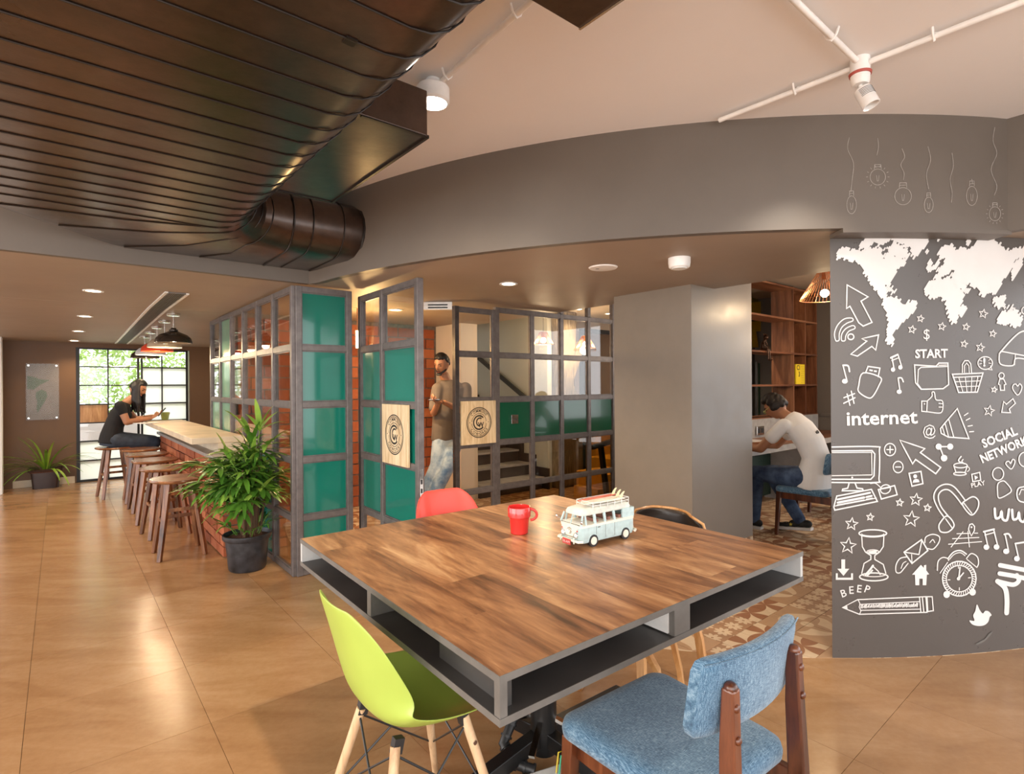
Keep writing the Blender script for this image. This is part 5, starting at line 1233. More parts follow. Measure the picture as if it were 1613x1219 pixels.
# ---- man standing with phone
man = thing('person', 'man in grey-brown t-shirt and faded jeans standing with a phone by the brick wall', 'person', at(690, 700, 6.1)*Vector((1, 1, 0)) if False else (at(690, 700, 6.1).x, 6.1, 0))
O_ = Vector(man.location)
def A(x, y, Y): return at(x, y, Y)-O_
hc = A(696, 573, 6.12); hf_ = Vector((-.42, -.80, -.42)); hu = Vector((-.1, -.35, .93))
body = MB(); f_, l_, u_ = head_into(body, hc, hf_, hu, 1.0)
limb(body, [A(700, 592, 6.19), A(704, 603, 6.22)], [.055, .062])
sL, sR = A(690, 613, 6.12), A(733, 612, 6.28)
eL, wL = A(683, 650, 6.05), A(690, 636, 5.93); eR, wR = A(734, 650, 6.2), A(700, 634, 5.98)
limb(body, [sL, eL, wL], [.05, .040, .028]); limb(body, [sR, eR, wR], [.05, .040, .028])
hand(body, wR, A(688, 631, 5.92)-wR, Vector((0, -.2, .9)), .95, .8, -1); hand(body, wL, A(683, 630, 5.88)-wL, Vector((.3, -.2, .8)), .95, 1.1, 1)
hipL, hipR = A(694, 692, 6.12), A(716, 690, 6.2)
torso(body, [(A(705, 692, 6.17), .14, .09), (A(706, 660, 6.2), .13, .08), (A(709, 625, 6.22), .15, .08), (A(708, 606, 6.22), .10, .07)], A(733, 612, 6.28)-A(690, 613, 6.12))
limb(body, [hipL, A(688, 735, 6.0), A(670, 772, 5.95)], [.08, .058, .042]); limb(body, [hipR, A(706, 735, 5.95), A(683, 776, 5.85)], [.08, .058, .042])
fig_mesh(body, 'body', M['skin2'], man, .0075, 2)
sh = MB(); lt = A(733, 612, 6.28)-A(690, 613, 6.12)
torso(sh, [(A(703, 693, 6.17), .178, .125), (A(704, 665, 6.18), .170, .125), (A(707, 635, 6.2), .182, .128), (A(710, 612, 6.22), .195, .110), (A(706, 602, 6.22), .13, .085), (A(704, 598, 6.21), .075, .07)], lt)
limb(sh, [sL, sL.lerp(eL, .78)], [.075, .068]); limb(sh, [sR, sR.lerp(eR, .80)], [.075, .070])
shirt = plain('grey brown cotton', (.17, .13, .10), .9, var=.12)
fig_mesh(sh, 't_shirt', shirt, man, .011, 4)
jn = MB(); torso(jn, [(A(705, 676, 6.17), .162, .11), (A(705, 695, 6.17), .165, .115), (A(704, 706, 6.15), .15, .11)], lt)
limb(jn, [hipL+Vector((0, 0, -.03)), A(688, 733, 6.0), A(671, 771, 5.95)], [.098, .075, .070]); limb(jn, [hipR+Vector((0, 0, -.03)), A(707, 733, 5.95), A(684, 777, 5.85)], [.098, .075, .072])
t = NT('faded blue denim'); c = t.coord('Object'); g = t.noise(c, 7, 4); t.set(Base_Color=t.ramp(g, [(.35, (.10, .18, .31)), (.6, (.42, .50, .58))]), Roughness=.9); t.bump(t.noise(c, 18, 4), .5, .02); denimA = t.m
fig_mesh(jn, 'jeans', denimA, man, .011, 3)
for a, b in ((A(674, 792, 5.97), A(664, 800, 5.75)), (A(688, 796, 5.87), A(672, 808, 5.66))):
    a.z = .0; b.z = .0; m_ = MB(); shoe(m_, a, b, .048, .12); fig_mesh(m_, 'shoe', plain('patterned brown shoe', (.12, .07, .04), .6, var=.8, scale=45), man, .01, 2)
hm = MB(); hair_shell(hm, hc, f_, l_, u_, 1.0, .020, bumps=460, seed=4, size=1.0, low=.015); fig_mesh(hm, 'hair', M['hair'], man, .006, 2)
bd = MB()
for k in range(26):
    a = -1.25+2.5*k/25; bd.ball(hc+(l_*.060*math.sin(a)+f_*(.074*math.cos(a)+.004)+u_*(-.088+.028*abs(a)))*1.0, .013, 8, 6)
bd.tube([hc+(l_*x+f_*(.101-.3*abs(x))+u_*(-.047)) for x in (-.03, -.015, 0, .015, .03)], .0075, 6)
for x in (-.02, 0, .02): bd.ball(hc+l_*x+f_*.092-u_*.090, .015, 8, 6)
fig_mesh(bd, 'beard', M['hair'], man, .006, 1)
face_bits(man, hc, f_, l_, u_)
pd = (wR+wL)/2+O_; ph = thing('phone', 'dark phone held by the standing man', 'phone', tuple(at(684, 630, 5.88)), .3)
MB().box(-.062, -.032, -.004, .062, .032, .005).build('body', M['black'], ph, bevel=.003); MB().box(-.058, -.028, .005, .058, .028, .0056).build('screen', glow('phone screen', (.6, .7, .8), .8), ph)
# ---- woman on the far stool
wb_ = W(.56, 8.86); wo = thing('person', 'woman with long black hair and black top sitting at the end of the bar', 'person', wb_)
fu, lv = Vector((UX, UY, 0)), Vector((-VX, -VY, 0))              # forward, and her right side (towards the camera)
def B(f, l, z): return fu*f+lv*l+Vector((0, 0, z))
body = MB(); hc = B(.25, .0, 1.41); f_, l_, u_ = head_into(body, hc, fu*.72+lv*.42+Vector((0, 0, -.50)), Vector((0, 0, 1))+fu*.3, .98)
limb(body, [B(.20, 0, 1.30), B(.12, 0, 1.22)], [.045, .055])
sR, sL = B(.04, .17, 1.19), B(.10, -.17, 1.19); eR, wR = B(.11, .21, .975), B(.38, .10, 1.01); eL, wL = B(.24, -.21, .985), B(.42, -.04, 1.03)
limb(body, [sR, eR, wR], [.050, .042, .026]); limb(body, [sL, eL, wL], [.050, .042, .026])
hand(body, wR, B(.47, .02, 1.05)-wR, Vector((0, 0, 1)), .9, .9, 1); hand(body, wL, B(.50, -.02, 1.06)-wL, Vector((0, 0, 1)), .9, 1.0, -1)
torso(body, [(B(-.03, 0, .74), .16, .10), (B(-.01, 0, .9), .12, .08), (B(.05, 0, 1.08), .13, .08), (B(.095, 0, 1.20), .11, .06)], lv)
knR, knL = B(.42, .10, .69), B(.42, -.10, .69)
limb(body, [B(-.02, .09, .73), knR, B(.30, .10, .33)], [.10, .065, .042]); limb(body, [B(-.02, -.09, .73), knL, B(.34, -.10, .33)], [.10, .065, .042])
fig_mesh(body, 'body', M['skin'], wo, .008, 2)
tp = MB(); torso(tp, [(B(-.05, 0, .70), .20, .135), (B(-.04, 0, .80), .185, .125), (B(-.01, 0, .93), .155, .108), (B(.045, 0, 1.08), .168, .108), (B(.085, 0, 1.17), .170, .085), (B(.11, 0, 1.225), .10, .065)], lv)
limb(tp, [sR, sR.lerp(eR, .38)], [.062, .058]); limb(tp, [sL, sL.lerp(eL, .38)], [.062, .058]); tp.ball(B(.12, .07, 1.06), .062); tp.ball(B(.12, -.07, 1.06), .062)
fig_mesh(tp, 'black_top', plain('black cotton', (.008, .007, .008), .9, var=.2), wo, .011, 3)
jn = MB(); torso(jn, [(B(-.04, 0, .665), .19, .13), (B(-.03, 0, .76), .185, .14)], lv); limb(jn, [B(0, .10, .735), knR, B(.30, .10, .35)], [.115, .078, .052]); limb(jn, [B(0, -.10, .735), knL, B(.34, -.10, .35)], [.115, .078, .052])
fig_mesh(jn, 'jeans', plain('dark slate denim', (.03, .042, .062), .85, var=.3, scale=14), wo, .011, 3)
for l0, f0 in ((.10, .28), (-.10, .32)):
    m_ = MB(); shoe(m_, B(f0-.02, l0, .275), B(f0+.17, l0, .26), .04, .06); fig_mesh(m_, 'sandal', plain('tan sandal', (.30, .12, .06), .6) if l0 > 0 else bpy.data.materials['tan sandal'], wo, .009, 2)
hm = MB(); hair_shell(hm, hc, f_, l_, u_, .98, .022, bumps=520, seed=6, size=.99, low=-.03)
rg = random.Random(12)
for k in range(72):
    a = -.22+(PI+.44)*k/71+PI; x, y = math.cos(a), math.sin(a); J = lambda s_: Vector((rg.uniform(-s_, s_), rg.uniform(-s_, s_), 0))
    p0 = hc+(l_*x*.070+f_*y*.085+u_*.05); out = (l_*x*.022+f_*min(y, 0)*.015); L_ = rg.uniform(.30, .42)
    q = [hc+l_*x*.035+f_*y*.03+u_*.105, p0, p0+Vector((0, 0, -.12))+out+J(.006), p0+Vector((0, 0, -.24))+out*1.5+J(.014)+lv*.01, p0+Vector((0, 0, -L_))+out*1.2+J(.02)+fu*.01]
    hm.tube(q, [.010, .016, .016, .013, .005], 7)
fig_mesh(hm, 'hair', M['hair'], wo, .009, 2); face_bits(wo, hc, f_, l_, u_, .98)
p = wb_+B(.52, .0, 1.085); ph = thing('phone', 'phone in the hands of the woman at the bar', 'phone', p, ANG)
R_ = Matrix.Rotation(-.9, 4, 'Y'); MB(R_).box(-.07, -.035, -.004, .07, .035, .004).build('body', M['black'], ph); MB(R_).box(-.065, -.031, -.0048, .065, .031, -.004).build('screen', bpy.data.materials['phone screen'], ph)
# ---- young man in white at the desk
yb = W(5.40, 2.20); ym = thing('person', 'young man with curly hair, glasses and white t-shirt bent over the desk', 'person', yb)
fv, lu = Vector((VX, VY, 0)), Vector((-UX, -UY, 0))              # forward; his left side faces the camera
def D(f, l, z): return fv*f+lu*l+Vector((0, 0, z))
body = MB(); hc = D(.31, .0, 1.195); f_, l_, u_ = head_into(body, hc, fv*.80+lu*.10+Vector((0, 0, -.62)), Vector((0, 0, 1))+fv*.45, 1.0)
limb(body, [D(.25, 0, 1.14), D(.17, 0, 1.08)], [.052, .062])
sN, sF = D(.14, .19, 1.035), D(.16, -.19, 1.035); eN, wN = D(.35, .22, .80), D(.60, .10, .79); eF, wF = D(.40, -.22, .80), D(.62, -.06, .79)
limb(body, [sN, eN, wN], [.052, .042, .028]); limb(body, [sF, eF, wF], [.052, .042, .028])
hand(body, wN, D(.70, .04, .79)-wN, Vector((0, 0, -1)), 1, .4, 1); hand(body, wF, D(.72, -.02, .79)-wF, Vector((0, 0, -1)), 1, .6, -1)
torso(body, [(D(-.02, 0, .53), .14, .085), (D(-.055, 0, .72), .13, .08), (D(.0, 0, .90), .14, .08), (D(.13, 0, 1.05), .12, .065)], lu)
kN, kF = D(.44, .12, .545), D(.42, -.12, .53); aN, aF = D(.47, .12, .10), D(.10, -.03, .13)
limb(body, [D(0, .09, .54), kN, aN], [.09, .062, .042]); limb(body, [D(0, -.09, .54), kF, aF], [.09, .062, .042])
fig_mesh(body, 'body', M['skin2'], ym, .008, 2)
sh = MB(); torso(sh, [(D(-.035, 0, .46), .205, .155), (D(-.055, 0, .58), .19, .145), (D(-.065, 0, .74), .160, .112), (D(-.01, 0, .88), .175, .115), (D(.08, 0, 1.0), .195, .11), (D(.15, 0, 1.075), .14, .095), (D(.18, 0, 1.10), .08, .075)], lu)
limb(sh, [sN, sN.lerp(eN, .50)], [.062, .066]); limb(sh, [sF, sF.lerp(eF, .50)], [.062, .066])
wt = plain('white cotton t-shirt', (.80, .78, .76), .9, var=.03, bump=.3, bscale=14)
fig_mesh(sh, 't_shirt', wt, ym, .011, 3)
jn = MB(); torso(jn, [(D(-.03, 0, .465), .165, .11), (D(-.02, 0, .55), .16, .11)], lu); limb(jn, [D(.02, .10, .545), kN, aN], [.105, .075, .060]); limb(jn, [D(.02, -.10, .535), kF, aF], [.105, .075, .055])
t = NT('dark blue denim'); g = t.noise(t.coord('Object'), 9, 4); t.set(Base_Color=t.ramp(g, [(.35, (.018, .035, .08)), (.7, (.09, .14, .24))]), Roughness=.9); fig_mesh(jn, 'jeans', t.m, ym, .011, 2)
for nm, a, b in (('shoe', D(.02, -.03, .04), D(.30, -.03, .005)), ('shoe', D(.42, .12, 0), D(.68, .12, 0))):
    m_ = MB(); shoe(m_, a+Vector((0, 0, .02)), b+Vector((0, 0, .02)), .047, .09); sho = fig_mesh(m_, nm, plain('black suede shoe', (.02, .019, .018), .7) if b.x == b.x and 'black suede shoe' not in bpy.data.materials else bpy.data.materials['black suede shoe'], ym, .009, 2)
    m_ = MB(); d_ = (b-a).normalized(); x_ = d_.cross(Vector((0, 0, 1))).normalized(); m_.loft([[a+d_*((b-a).length*t_)+x_*s_*.046*w_+Vector((0, 0, z)) for t_, s_, w_ in ((-.12, -1, .7), (.4, -1, .9), (.9, -1, .9), (1.08, 0, 0), (.9, 1, .9), (.4, 1, .9), (-.12, 1, .7))] for z in (0, .028)]); m_.build('sole', M['paint'], sho)
    q = (a+b)/2+lu*.046+Vector((0, 0, .055)); m_ = MB()
    pts = [(.020*(1 if k % 2 == 0 else .42)*math.sin(k*PI/5), .020*(1 if k % 2 == 0 else .42)*math.cos(k*PI/5)) for k in range(10)]
    m_.add([q+d_*x+Vector((0, 0, z))+lu*.002 for x, z in pts]+[q+lu*.004], [(i, (i+1) % 10, 10) for i in range(10)]); m_.build('star_patch', plain('yellow star patch', (.7, .5, .05), .6) if 'yellow star patch' not in bpy.data.materials else bpy.data.materials['yellow star patch'], sho, fix=False)
    for k in range(4): MB().cyl(a.lerp(b, .42+.09*k)+x_*.022+Vector((0, 0, .088-.008*k)), a.lerp(b, .42+.09*k)-x_*.022+Vector((0, 0, .088-.008*k)), .004, n=6).build('lace', bpy.data.materials['yellow star patch'], sho)
hm = MB(); rg = random.Random(8); hair_shell(hm, hc, f_, l_, u_, 1.0, .024, bumps=460, seed=9, size=1.13, low=-.04); fig_mesh(hm, 'hair', plain('curly dark brown hair', (.012, .006, .004), .6, var=.6, scale=60), ym, .0075, 1)
face_bits(ym, hc, f_, l_, u_)
gl = MB()
for sx in (-1, 1): gl.tube([hc+l_*(sx*.034+.020*math.cos(a))+f_*.103+u_*(.008+.013*math.sin(a)) for a in [2*PI*q/14 for q in range(15)]], .0026, 6); gl.tube([hc+l_*sx*.056+f_*.098+u_*.010, hc+l_*sx*.080+f_*.0+u_*.016], .0026, 6)
gl.build('glasses', plain('lime spectacle frame', (.45, .5, .12), .3), ym, smooth=True)
q0 = D(-.02, .05, .98)+Vector((0, 0, 0)); m_ = MB()
for a in (-.5, 0, .5): m_.ball(D(-.085, .02+a*.03, .965+.012*(1-abs(a))), (.012, .008, .016), 8, 6)
m_.build('back_print', M['greyboard'], ym, smooth=True)

# bronze shelf figure
fg = thing('figurine', 'small dark bronze seated figure with spiky hair on the bookshelf edge', 'figurine', W(6.93, 3.345, 1.842), ANG)
m_ = MB(); limb(m_, [(0, .03, .03), (-.005, .02, .10), (0, .0, .135)], [.032, .026, .022]); m_.ball((.005, -.012, .17), (.032, .034, .034))
for sx in (-1, 1):
    limb(m_, [(sx*.018, .02, .02), (sx*.022+.02, -.035, .02), (sx*.022+.025, -.04, -.06), (sx*.022+.025, -.04, -.11)], [.016, .013, .009, .008]); m_.ball((sx*.022+.03, -.055, -.118), (.012, .022, .009))
    limb(m_, [(sx*.03, .005, .12), (sx*.045, -.01, .07), (sx*.02+.02, -.03, .04)], [.011, .009, .008])
for k in range(6): m_.tube([(.0, .0, .185), (-.03+.014*k, .012-.006*k, .225-.003*abs(k-2))], [.012, .003], 6)
fig_mesh(m_, 'figure', plain('dark bronze', (.07, .035, .02), .25, .8), fg, .004, 1)
spot('downlight_beam', tuple(W(7.0, 3.98, 2.70)), 60, (1, .85, .65)); downlight(tuple(W(7.0, 3.98, 2.758)), 'recessed downlight in the passage behind the bookshelf', 10)  # added spot and lens, out of view, to brighten the mustard panels
# ================================================================ painted mural (each motif lies on the curved wall)
def dens(pts, closed, step=10):
    out = []; n_ = len(pts); rng = n_ if closed else n_-1
    for i in range(rng):
        a, b = pts[i], pts[(i+1) % n_]; k = max(1, int(math.hypot(b[0]-a[0], b[1]-a[1])/step))
        out += [(a[0]+(b[0]-a[0])*j/k, a[1]+(b[1]-a[1])*j/k) for j in range(k)]
    if not closed: out.append(pts[-1])
    return out
def smoothp(pts, closed, n_=5):
    m = len(pts); out = []
    for i in range(m if closed else m-1):
        g = (lambda k: pts[k % m]) if closed else (lambda k: pts[min(max(k, 0), m-1)])
        p0, p1, p2, p3 = g(i-1), g(i), g(i+1), g(i+2)
        for j in range(n_):
            t_ = j/n_; out.append(tuple(.5*(2*b+(c_-a)*t_+(2*a-5*b+4*c_-d)*t_*t_+(3*b-a-3*c_+d)*t_**3) for a, b, c_, d in zip(p0, p1, p2, p3)))
    if not closed: out.append(pts[-1])
    return out
class Art:
    def __init__(s, ox, oy, sc_, R, eps=.003): s.ox, s.oy, s.s, s.R, s.e = ox, oy, sc_, R, eps; s.mb = MB()
    def P(s, p): return oncyl(s.ox+p[0]/s.s, s.oy+p[1]/s.s, s.R+s.e)
    def line(s, pts, w_=7, closed=False, curve=False):
        w_ *= 1.12
        if curve: pts = smoothp(pts, closed)
        pts = dens(pts, closed, 45); n_ = len(pts); vs = []
        for i in range(n_):
            a = pts[(i-1) % n_] if closed or i else pts[0]; b = pts[(i+1) % n_] if closed or i < n_-1 else pts[-1]; p = pts[i]
            d1 = (p[0]-a[0], p[1]-a[1]); d2 = (b[0]-p[0], b[1]-p[1]); l1 = math.hypot(*d1) or 1; l2 = math.hypot(*d2) or 1
            if d1 == (0, 0): d1, l1 = d2, l2
            if d2 == (0, 0): d2, l2 = d1, l1
            n1 = (-d1[1]/l1, d1[0]/l1); n2 = (-d2[1]/l2, d2[0]/l2); m = (n1[0]+n2[0], n1[1]+n2[1]); q = m[0]**2+m[1]**2
            k = min(2/q, 1.6) if q > .05 else 1; mx_ = (m[0]*k*w_/2, m[1]*k*w_/2)
            vs += [(p[0]+mx_[0], p[1]+mx_[1]), (p[0]-mx_[0], p[1]-mx_[1])]
        fs = [(2*i, 2*i+1, (2*i+3) % (2*n_), (2*i+2) % (2*n_)) for i in range(n_ if closed else n_-1)]
        s.mb.add([s.P(v) for v in vs], fs)
        if not closed:
            for p in (pts[0], pts[-1]): s.dot(p, w_/2)
        return s
    def dot(s, c, r_, ry=None, n_=10):
        ry = ry or r_; s.mb.add([s.P((c[0]+r_*math.cos(2*PI*k/n_), c[1]+ry*math.sin(2*PI*k/n_))) for k in range(n_)], [tuple(range(n_))]); return s
    def ell(s, c, rx, ry, w_=7, a0=0, a1=2*PI, rot=0):
        n_ = 22; full = abs(a1-a0-2*PI) < .01; cr_, sr_ = math.cos(rot), math.sin(rot); pts = []
        for k in range(n_+(0 if full else 1)):
            a = a0+(a1-a0)*k/n_; x, y = rx*math.cos(a), ry*math.sin(a); pts.append((c[0]+x*cr_-y*sr_, c[1]+x*sr_+y*cr_))
        return s.line(pts, w_, full)
    def fill(s, pts, curve=False):
        if curve: pts = smoothp(pts, True, 4)
        s.mb.add([s.P(p) for p in pts], [tuple(t_) for t_ in geometry.tessellate_polygon([[Vector((x, y, 0)) for x, y in pts]])]); return s
    def text(s, body, cx, cy, h, rot=0, bold=.02, sx=1.0, shear=0):
        vs, fs = tm(body, bold); c_, s_ = math.cos(rot), math.sin(rot)
        s.mb.add([s.P((cx+(x*sx+shear*y)*h*c_+y*h*s_, cy+(x*sx+shear*y)*h*s_*1-y*h*c_)) for x, y in vs], fs); return s
    def done(s, name, mat='paint', parent=None):
        o = s.mb.build(name, M[mat], parent or mural, fix=False); return o
def AA(): return Art(1290, 340, 3.387, RW)
def BB(): return Art(1290, 680, 3.2074, RW)
def star(art, c, r_, w_=5, rot=0): return art.line([(c[0]+r_*(1 if k % 2 == 0 else .42)*math.sin(k*PI/5+rot), c[1]-r_*(1 if k % 2 == 0 else .42)*math.cos(k*PI/5+rot)) for k in range(10)], w_, True)
# world map with slanted brush ends
MAP = [[(92,185),(130,178),(170,190),(245,190),(300,168),(328,190),(330,235),(352,238),(345,205),(375,200),(405,232),(445,240),(465,258),(425,275),(405,310),(385,345),(345,372),(325,395),(300,378),(270,330),(232,275),(205,238),(150,222),(97,220)],
 [(318,392),(340,385),(368,425),(352,440)], [(358,378),(372,372),(410,408),(398,414)], [(285,92),(388,88),(378,135),(330,152),(300,140),(268,125)], [(203,160),(255,115),(292,150),(250,172)], [(350,170),(420,150),(472,195),(478,222),(440,225),(390,190)],
 [(400,86),(594,86),(577,130),(572,160),(547,185),(515,222),(495,195),(490,165),(460,150),(420,130),(382,128)], [(625,95),(645,84),(674,86),(665,112),(640,122)], [(563,182),(588,184),(584,198),(566,196)],
 [(345,440),(385,430),(440,465),(446,490),(470,462),(522,470),(515,500),(480,535),(440,575),(408,612),(392,640),(395,684),(380,682),(362,650),(370,600),(378,560),(368,520),(345,490)],
 [(640,190),(670,155),(700,160),(720,185),(770,175),(800,185),(845,140),(880,112),(925,135),(970,160),(975,180),(1020,190),(1094,172),(1120,180),(1120,215),(1050,225),(1035,270),(1010,310),(975,345),(965,375),(940,420),(905,395),(880,437),(860,400),(830,365),(790,350),(770,360),(800,400),(775,402),(740,370),(700,310),(745,280),(720,282),(690,300),(650,330),(612,325),(640,300),(622,288),(655,270),(680,225),(645,215)],
 [(583,245),(600,240),(602,285),(583,288)], [(605,268),(635,243),(642,262),(615,288)], [(790,128),(808,126),(806,146),(790,148)], [(845,98),(862,97),(864,118),(848,120)],
 [(572,375),(600,345),(660,340),(700,335),(720,360),(750,400),(775,430),(755,470),(745,520),(730,577),(710,560),(690,510),(680,450),(650,430),(600,430),(575,405)], [(755,490),(775,480),(786,500),(770,530),(757,515)],
 [(930,440),(985,430),(992,490),(950,480)], [(1008,480),(1047,490),(1030,506)], [(1045,250),(1075,225),(1087,260),(1040,332),(1028,318)],
 [(955,545),(975,520),(1020,508),(1060,520),(1082,555),(1076,594),(1040,577),(1000,568),(965,572)]]
def hatch(art, poly, ang=math.radians(58), step=8.4, w_=9.6, rg=random.Random(2)):
    dx, dy = math.cos(ang), -math.sin(ang); nx, ny = -dy, dx
    ts = [p[0]*nx+p[1]*ny for p in poly]; t_ = min(ts)+step*.4
    while t_ < max(ts):
        hits = []
        for i in range(len(poly)):
            a, b = poly[i-1], poly[i]; ta, tb = a[0]*nx+a[1]*ny, b[0]*nx+b[1]*ny
            if (ta > t_) != (tb > t_): k = (t_-ta)/(tb-ta); hits.append((a[0]+(b[0]-a[0])*k)*dx+(a[1]+(b[1]-a[1])*k)*dy)
        hits.sort()
        for q in range(0, len(hits)-1, 2):
            s0_, s1_ = hits[q]-rg.choice((-3, 5, 14)), hits[q+1]+rg.choice((-3, 5, 14))
            if s1_-s0_ < 5: continue
            art.line([(nx*t_+dx*s0_, ny*t_+dy*s0_), (nx*t_+dx*s1_, ny*t_+dy*s1_)], w_ if s1_-s0_ > 35 else w_*.72)
        t_ += step
for poly in MAP:
    a = AA(); hatch(a, poly)
    a.done('painted_continent' if len(poly) > 9 else 'painted_island')
A_ = lambda nm, f_: f_(AA()).done('painted_'+nm)
B_ = lambda nm, f_: f_(BB()).done('painted_'+nm)
A_('arrow', lambda a: a.line([(150,368),(262,432),(224,455),(283,568),(236,588),(212,570),(165,482),(147,494)], 6, True))
A_('signal', lambda a: a.line([(88,662),(83,625),(100,582),(135,550),(175,545),(180,560),(150,572),(122,595),(108,630),(108,660),(98,668)], 5, True, True).line([(120,662),(122,630),(145,600),(182,585),(192,600),(160,615),(143,640),(140,663),(130,668)], 5, True, True).ell((170,645), 16, 15, 6))
A_('arrow', lambda a: a.line([(170,738),(255,668),(228,655),(318,635),(303,716),(282,696),(205,748)], 6, True))
A_('music_note', lambda a: a.line([(128,798),(150,882)], 6).line([(128,797),(155,800),(163,830)], 8, curve=True).dot((138,882), 16, 13))
A_('memory_stick', lambda a: a.line([(235,838),(328,862),(320,905),(285,965),(255,968),(212,938),(212,905)], 6, True, True).line([(248,838),(262,803),(325,812),(316,858)], 6).fill([(270,818),(288,822),(286,830),(268,826)]).fill([(294,823),(310,826),(307,834),(292,831)]))
A_('hash', lambda a: a.line([(150,950),(165,1010)], 6).line([(172,935),(187,1000)], 6).line([(133,970),(190,948)], 6).line([(132,1000),(192,970)], 6))
A_('word', lambda a: a.text('internet', 334, 1080, 104, -.03, .02, 1.13))
A_('music_notes', lambda a: a.line([(390,757),(400,815)], 6).line([(422,742),(440,800)], 6).line([(383,757),(420,740)], 9).line([(388,772),(425,757)], 5).dot((395,820), 12).dot((434,808), 12))
A_('music_note', lambda a: a.line([(422,865),(432,932)], 6).line([(422,865),(440,865),(450,885)], 7, curve=True).dot((428,938), 14, 12))
A_('word', lambda a: a.text('START', 600, 737, 64, -.02, .03, .93))
A_('folder', lambda a: a.line([(510,795),(625,802),(640,785),(688,785),(692,900),(662,922),(545,925),(515,890)], 6, True).line([(545,922),(526,895),(530,820),(545,808),(690,803)], 5).line([(640,797),(685,795)], 4))
A_('dollar_sign', lambda a: a.text('$', 574, 634, 78, 0, .0, .95))
for c_, r_ in (((542,548),20),((497,606),22),((656,590),22),((877,522),25),((785,592),20),((928,628),20),((775,683),20),((861,702),24),((935,927),17),((908,1040),30)): star(AA(), c_, r_, 5, .2).done('painted_star')
A_('basket', lambda a: a.line([(765,835),(765,792),(778,772),(797,772),(810,790),(814,835)], 5).line([(776,835),(776,800),(788,785),(800,800),(802,835)], 4).line([(712,845),(875,838),(845,940),(745,942)], 6, True).line([(715,862),(870,855)], 5).line([(725,885),(862,880)], 4).line([(735,912),(855,908)], 4).line([(745,860),(768,940)], 4).line([(780,860),(790,940)], 4).line([(815,858),(812,940)], 4).line([(848,856),(832,940)], 4))
A_('thumb', lambda a: a.line([(548,988),(578,988),(575,1045),(548,1042)], 5, True).dot((563,1003), 4).line([(580,985),(603,962),(603,942),(616,942),(624,980),(655,985),(662,1005),(658,1040),(640,1052),(580,1045)], 5, curve=True).line([(640,1000),(660,1002)], 4).line([(640,1020),(660,1020)], 4))
A_('at_sign', lambda a: a.text('@', 588, 1148, 82, 0, .0, .9))
A_('megaphone', lambda a: a.line([(738,1028),(800,1188),(690,1180),(652,1160),(648,1135),(672,1105)], 6, True).line([(672,1105),(692,1180)], 5).line([(692,1085),(720,1183)], 5).line([(658,1125),(672,1172)], 4).line([(775,1065),(795,1052)], 5).line([(785,1090),(805,1080)], 5).line([(795,1122),(818,1118)], 5).line([(803,1152),(825,1150)], 5))
A_('speech_bubble', lambda a: a.ell((887,785), 39, 34, 5).line([(900,818),(924,822),(915,800)], 4).text('!', 882, 783, 62, 0, .04).line([(858,770),(870,775)], 3).line([(856,790),(868,787)], 3).line([(905,770),(916,765)], 3).line([(905,785),(918,787)], 3))
A_('figure', lambda a: a.ell((974,852), 14, 15, 5).line([(965,870),(985,870),(998,898),(988,902),(990,930),(968,930),(966,902),(958,898)], 5, True))
A_('heart', lambda a: a.line([(1058,955),(1035,925),(1036,903),(1050,897),(1060,908),(1072,896),(1083,912),(1075,940)], 5, True, True))
A_('arrow', lambda a: a.line([(975,1048),(985,990),(1000,1005),(1035,975),(1048,1000),(1015,1030),(1022,1050)], 5, True))
A_('cap', lambda a: a.line([(962,735),(1020,668),(1075,620),(1130,612)], 7, curve=True).line([(962,735),(968,790),(1035,798),(1052,760),(1130,770)], 6, curve=True).line([(970,722),(1130,752)], 6).line([(1048,740),(1044,795)], 4))
A_('ring', lambda a: a.ell((1100,505), 18, 20, 5))
B_('word', lambda a: a.text('SOCIAL', 912, 30, 62, -.38, .035, .88)); B_('word', lambda a: a.text('NETWORK', 935, 92, 60, -.40, .035, .85))
B_('monitor', lambda a: a.line([(66,77),(285,75),(305,98),(303,235),(287,256),(66,256)], 6, curve=True).line([(66,97),(268,95),(282,112),(278,222),(262,240),(66,240)], 6).line([(66,105),(266,104),(268,218),(66,222)], 4).dot((168,231), 5).line([(152,260),(145,285),(120,290),(118,298),(224,298),(220,288),(192,284),(182,258)], 6))
B_('keyboard', lambda a: a.line([(90,325),(265,291),(295,352),(80,396),(75,380)], 6, True).line([(82,375),(290,335)], 4).line([(95,342),(258,308)], 9).line([(95,358),(228,332)], 10).line([(93,371),(228,346)], 7).line([(240,330),(266,324)], 9).line([(240,342),(270,336)], 6))
B_('mouse', lambda a: a.line([(300,292),(382,272),(395,318),(315,340)], 6, True).ell((336,290), 26, 22, 5, rot=-.4).line([(312,290),(358,282)], 4).line([(260,262),(285,260),(310,280)], 4, curve=True))
B_('plus_sign', lambda a: a.ell((359,90), 28, 31, 5).line([(343,90),(375,90)], 5).line([(359,73),(359,107)], 5))
B_('minus_sign', lambda a: a.ell((400,178), 25, 29, 5).line([(387,178),(413,178)], 5))
B_('arrow', lambda a: a.line([(408,42),(535,85),(512,105),(615,180),(590,212),(488,140),(473,162)], 6, True))
B_('share_sign', lambda a: a.dot((605,75), 16).dot((663,75), 16).dot((632,133), 17).line([(605,75),(663,75)], 6).line([(612,80),(632,133)], 6))
B_('cup', lambda a: a.ell((715,170), 34, 12, 5).line([(681,172),(692,205),(738,205),(750,172)], 5).ell((748,188), 12, 12, 4, -1.3, 1.5).line([(718,125),(705,145),(722,158)], 6, curve=True).line([(728,140),(722,150),(734,162)], 5, curve=True).ell((712,212), 32, 8, 5))
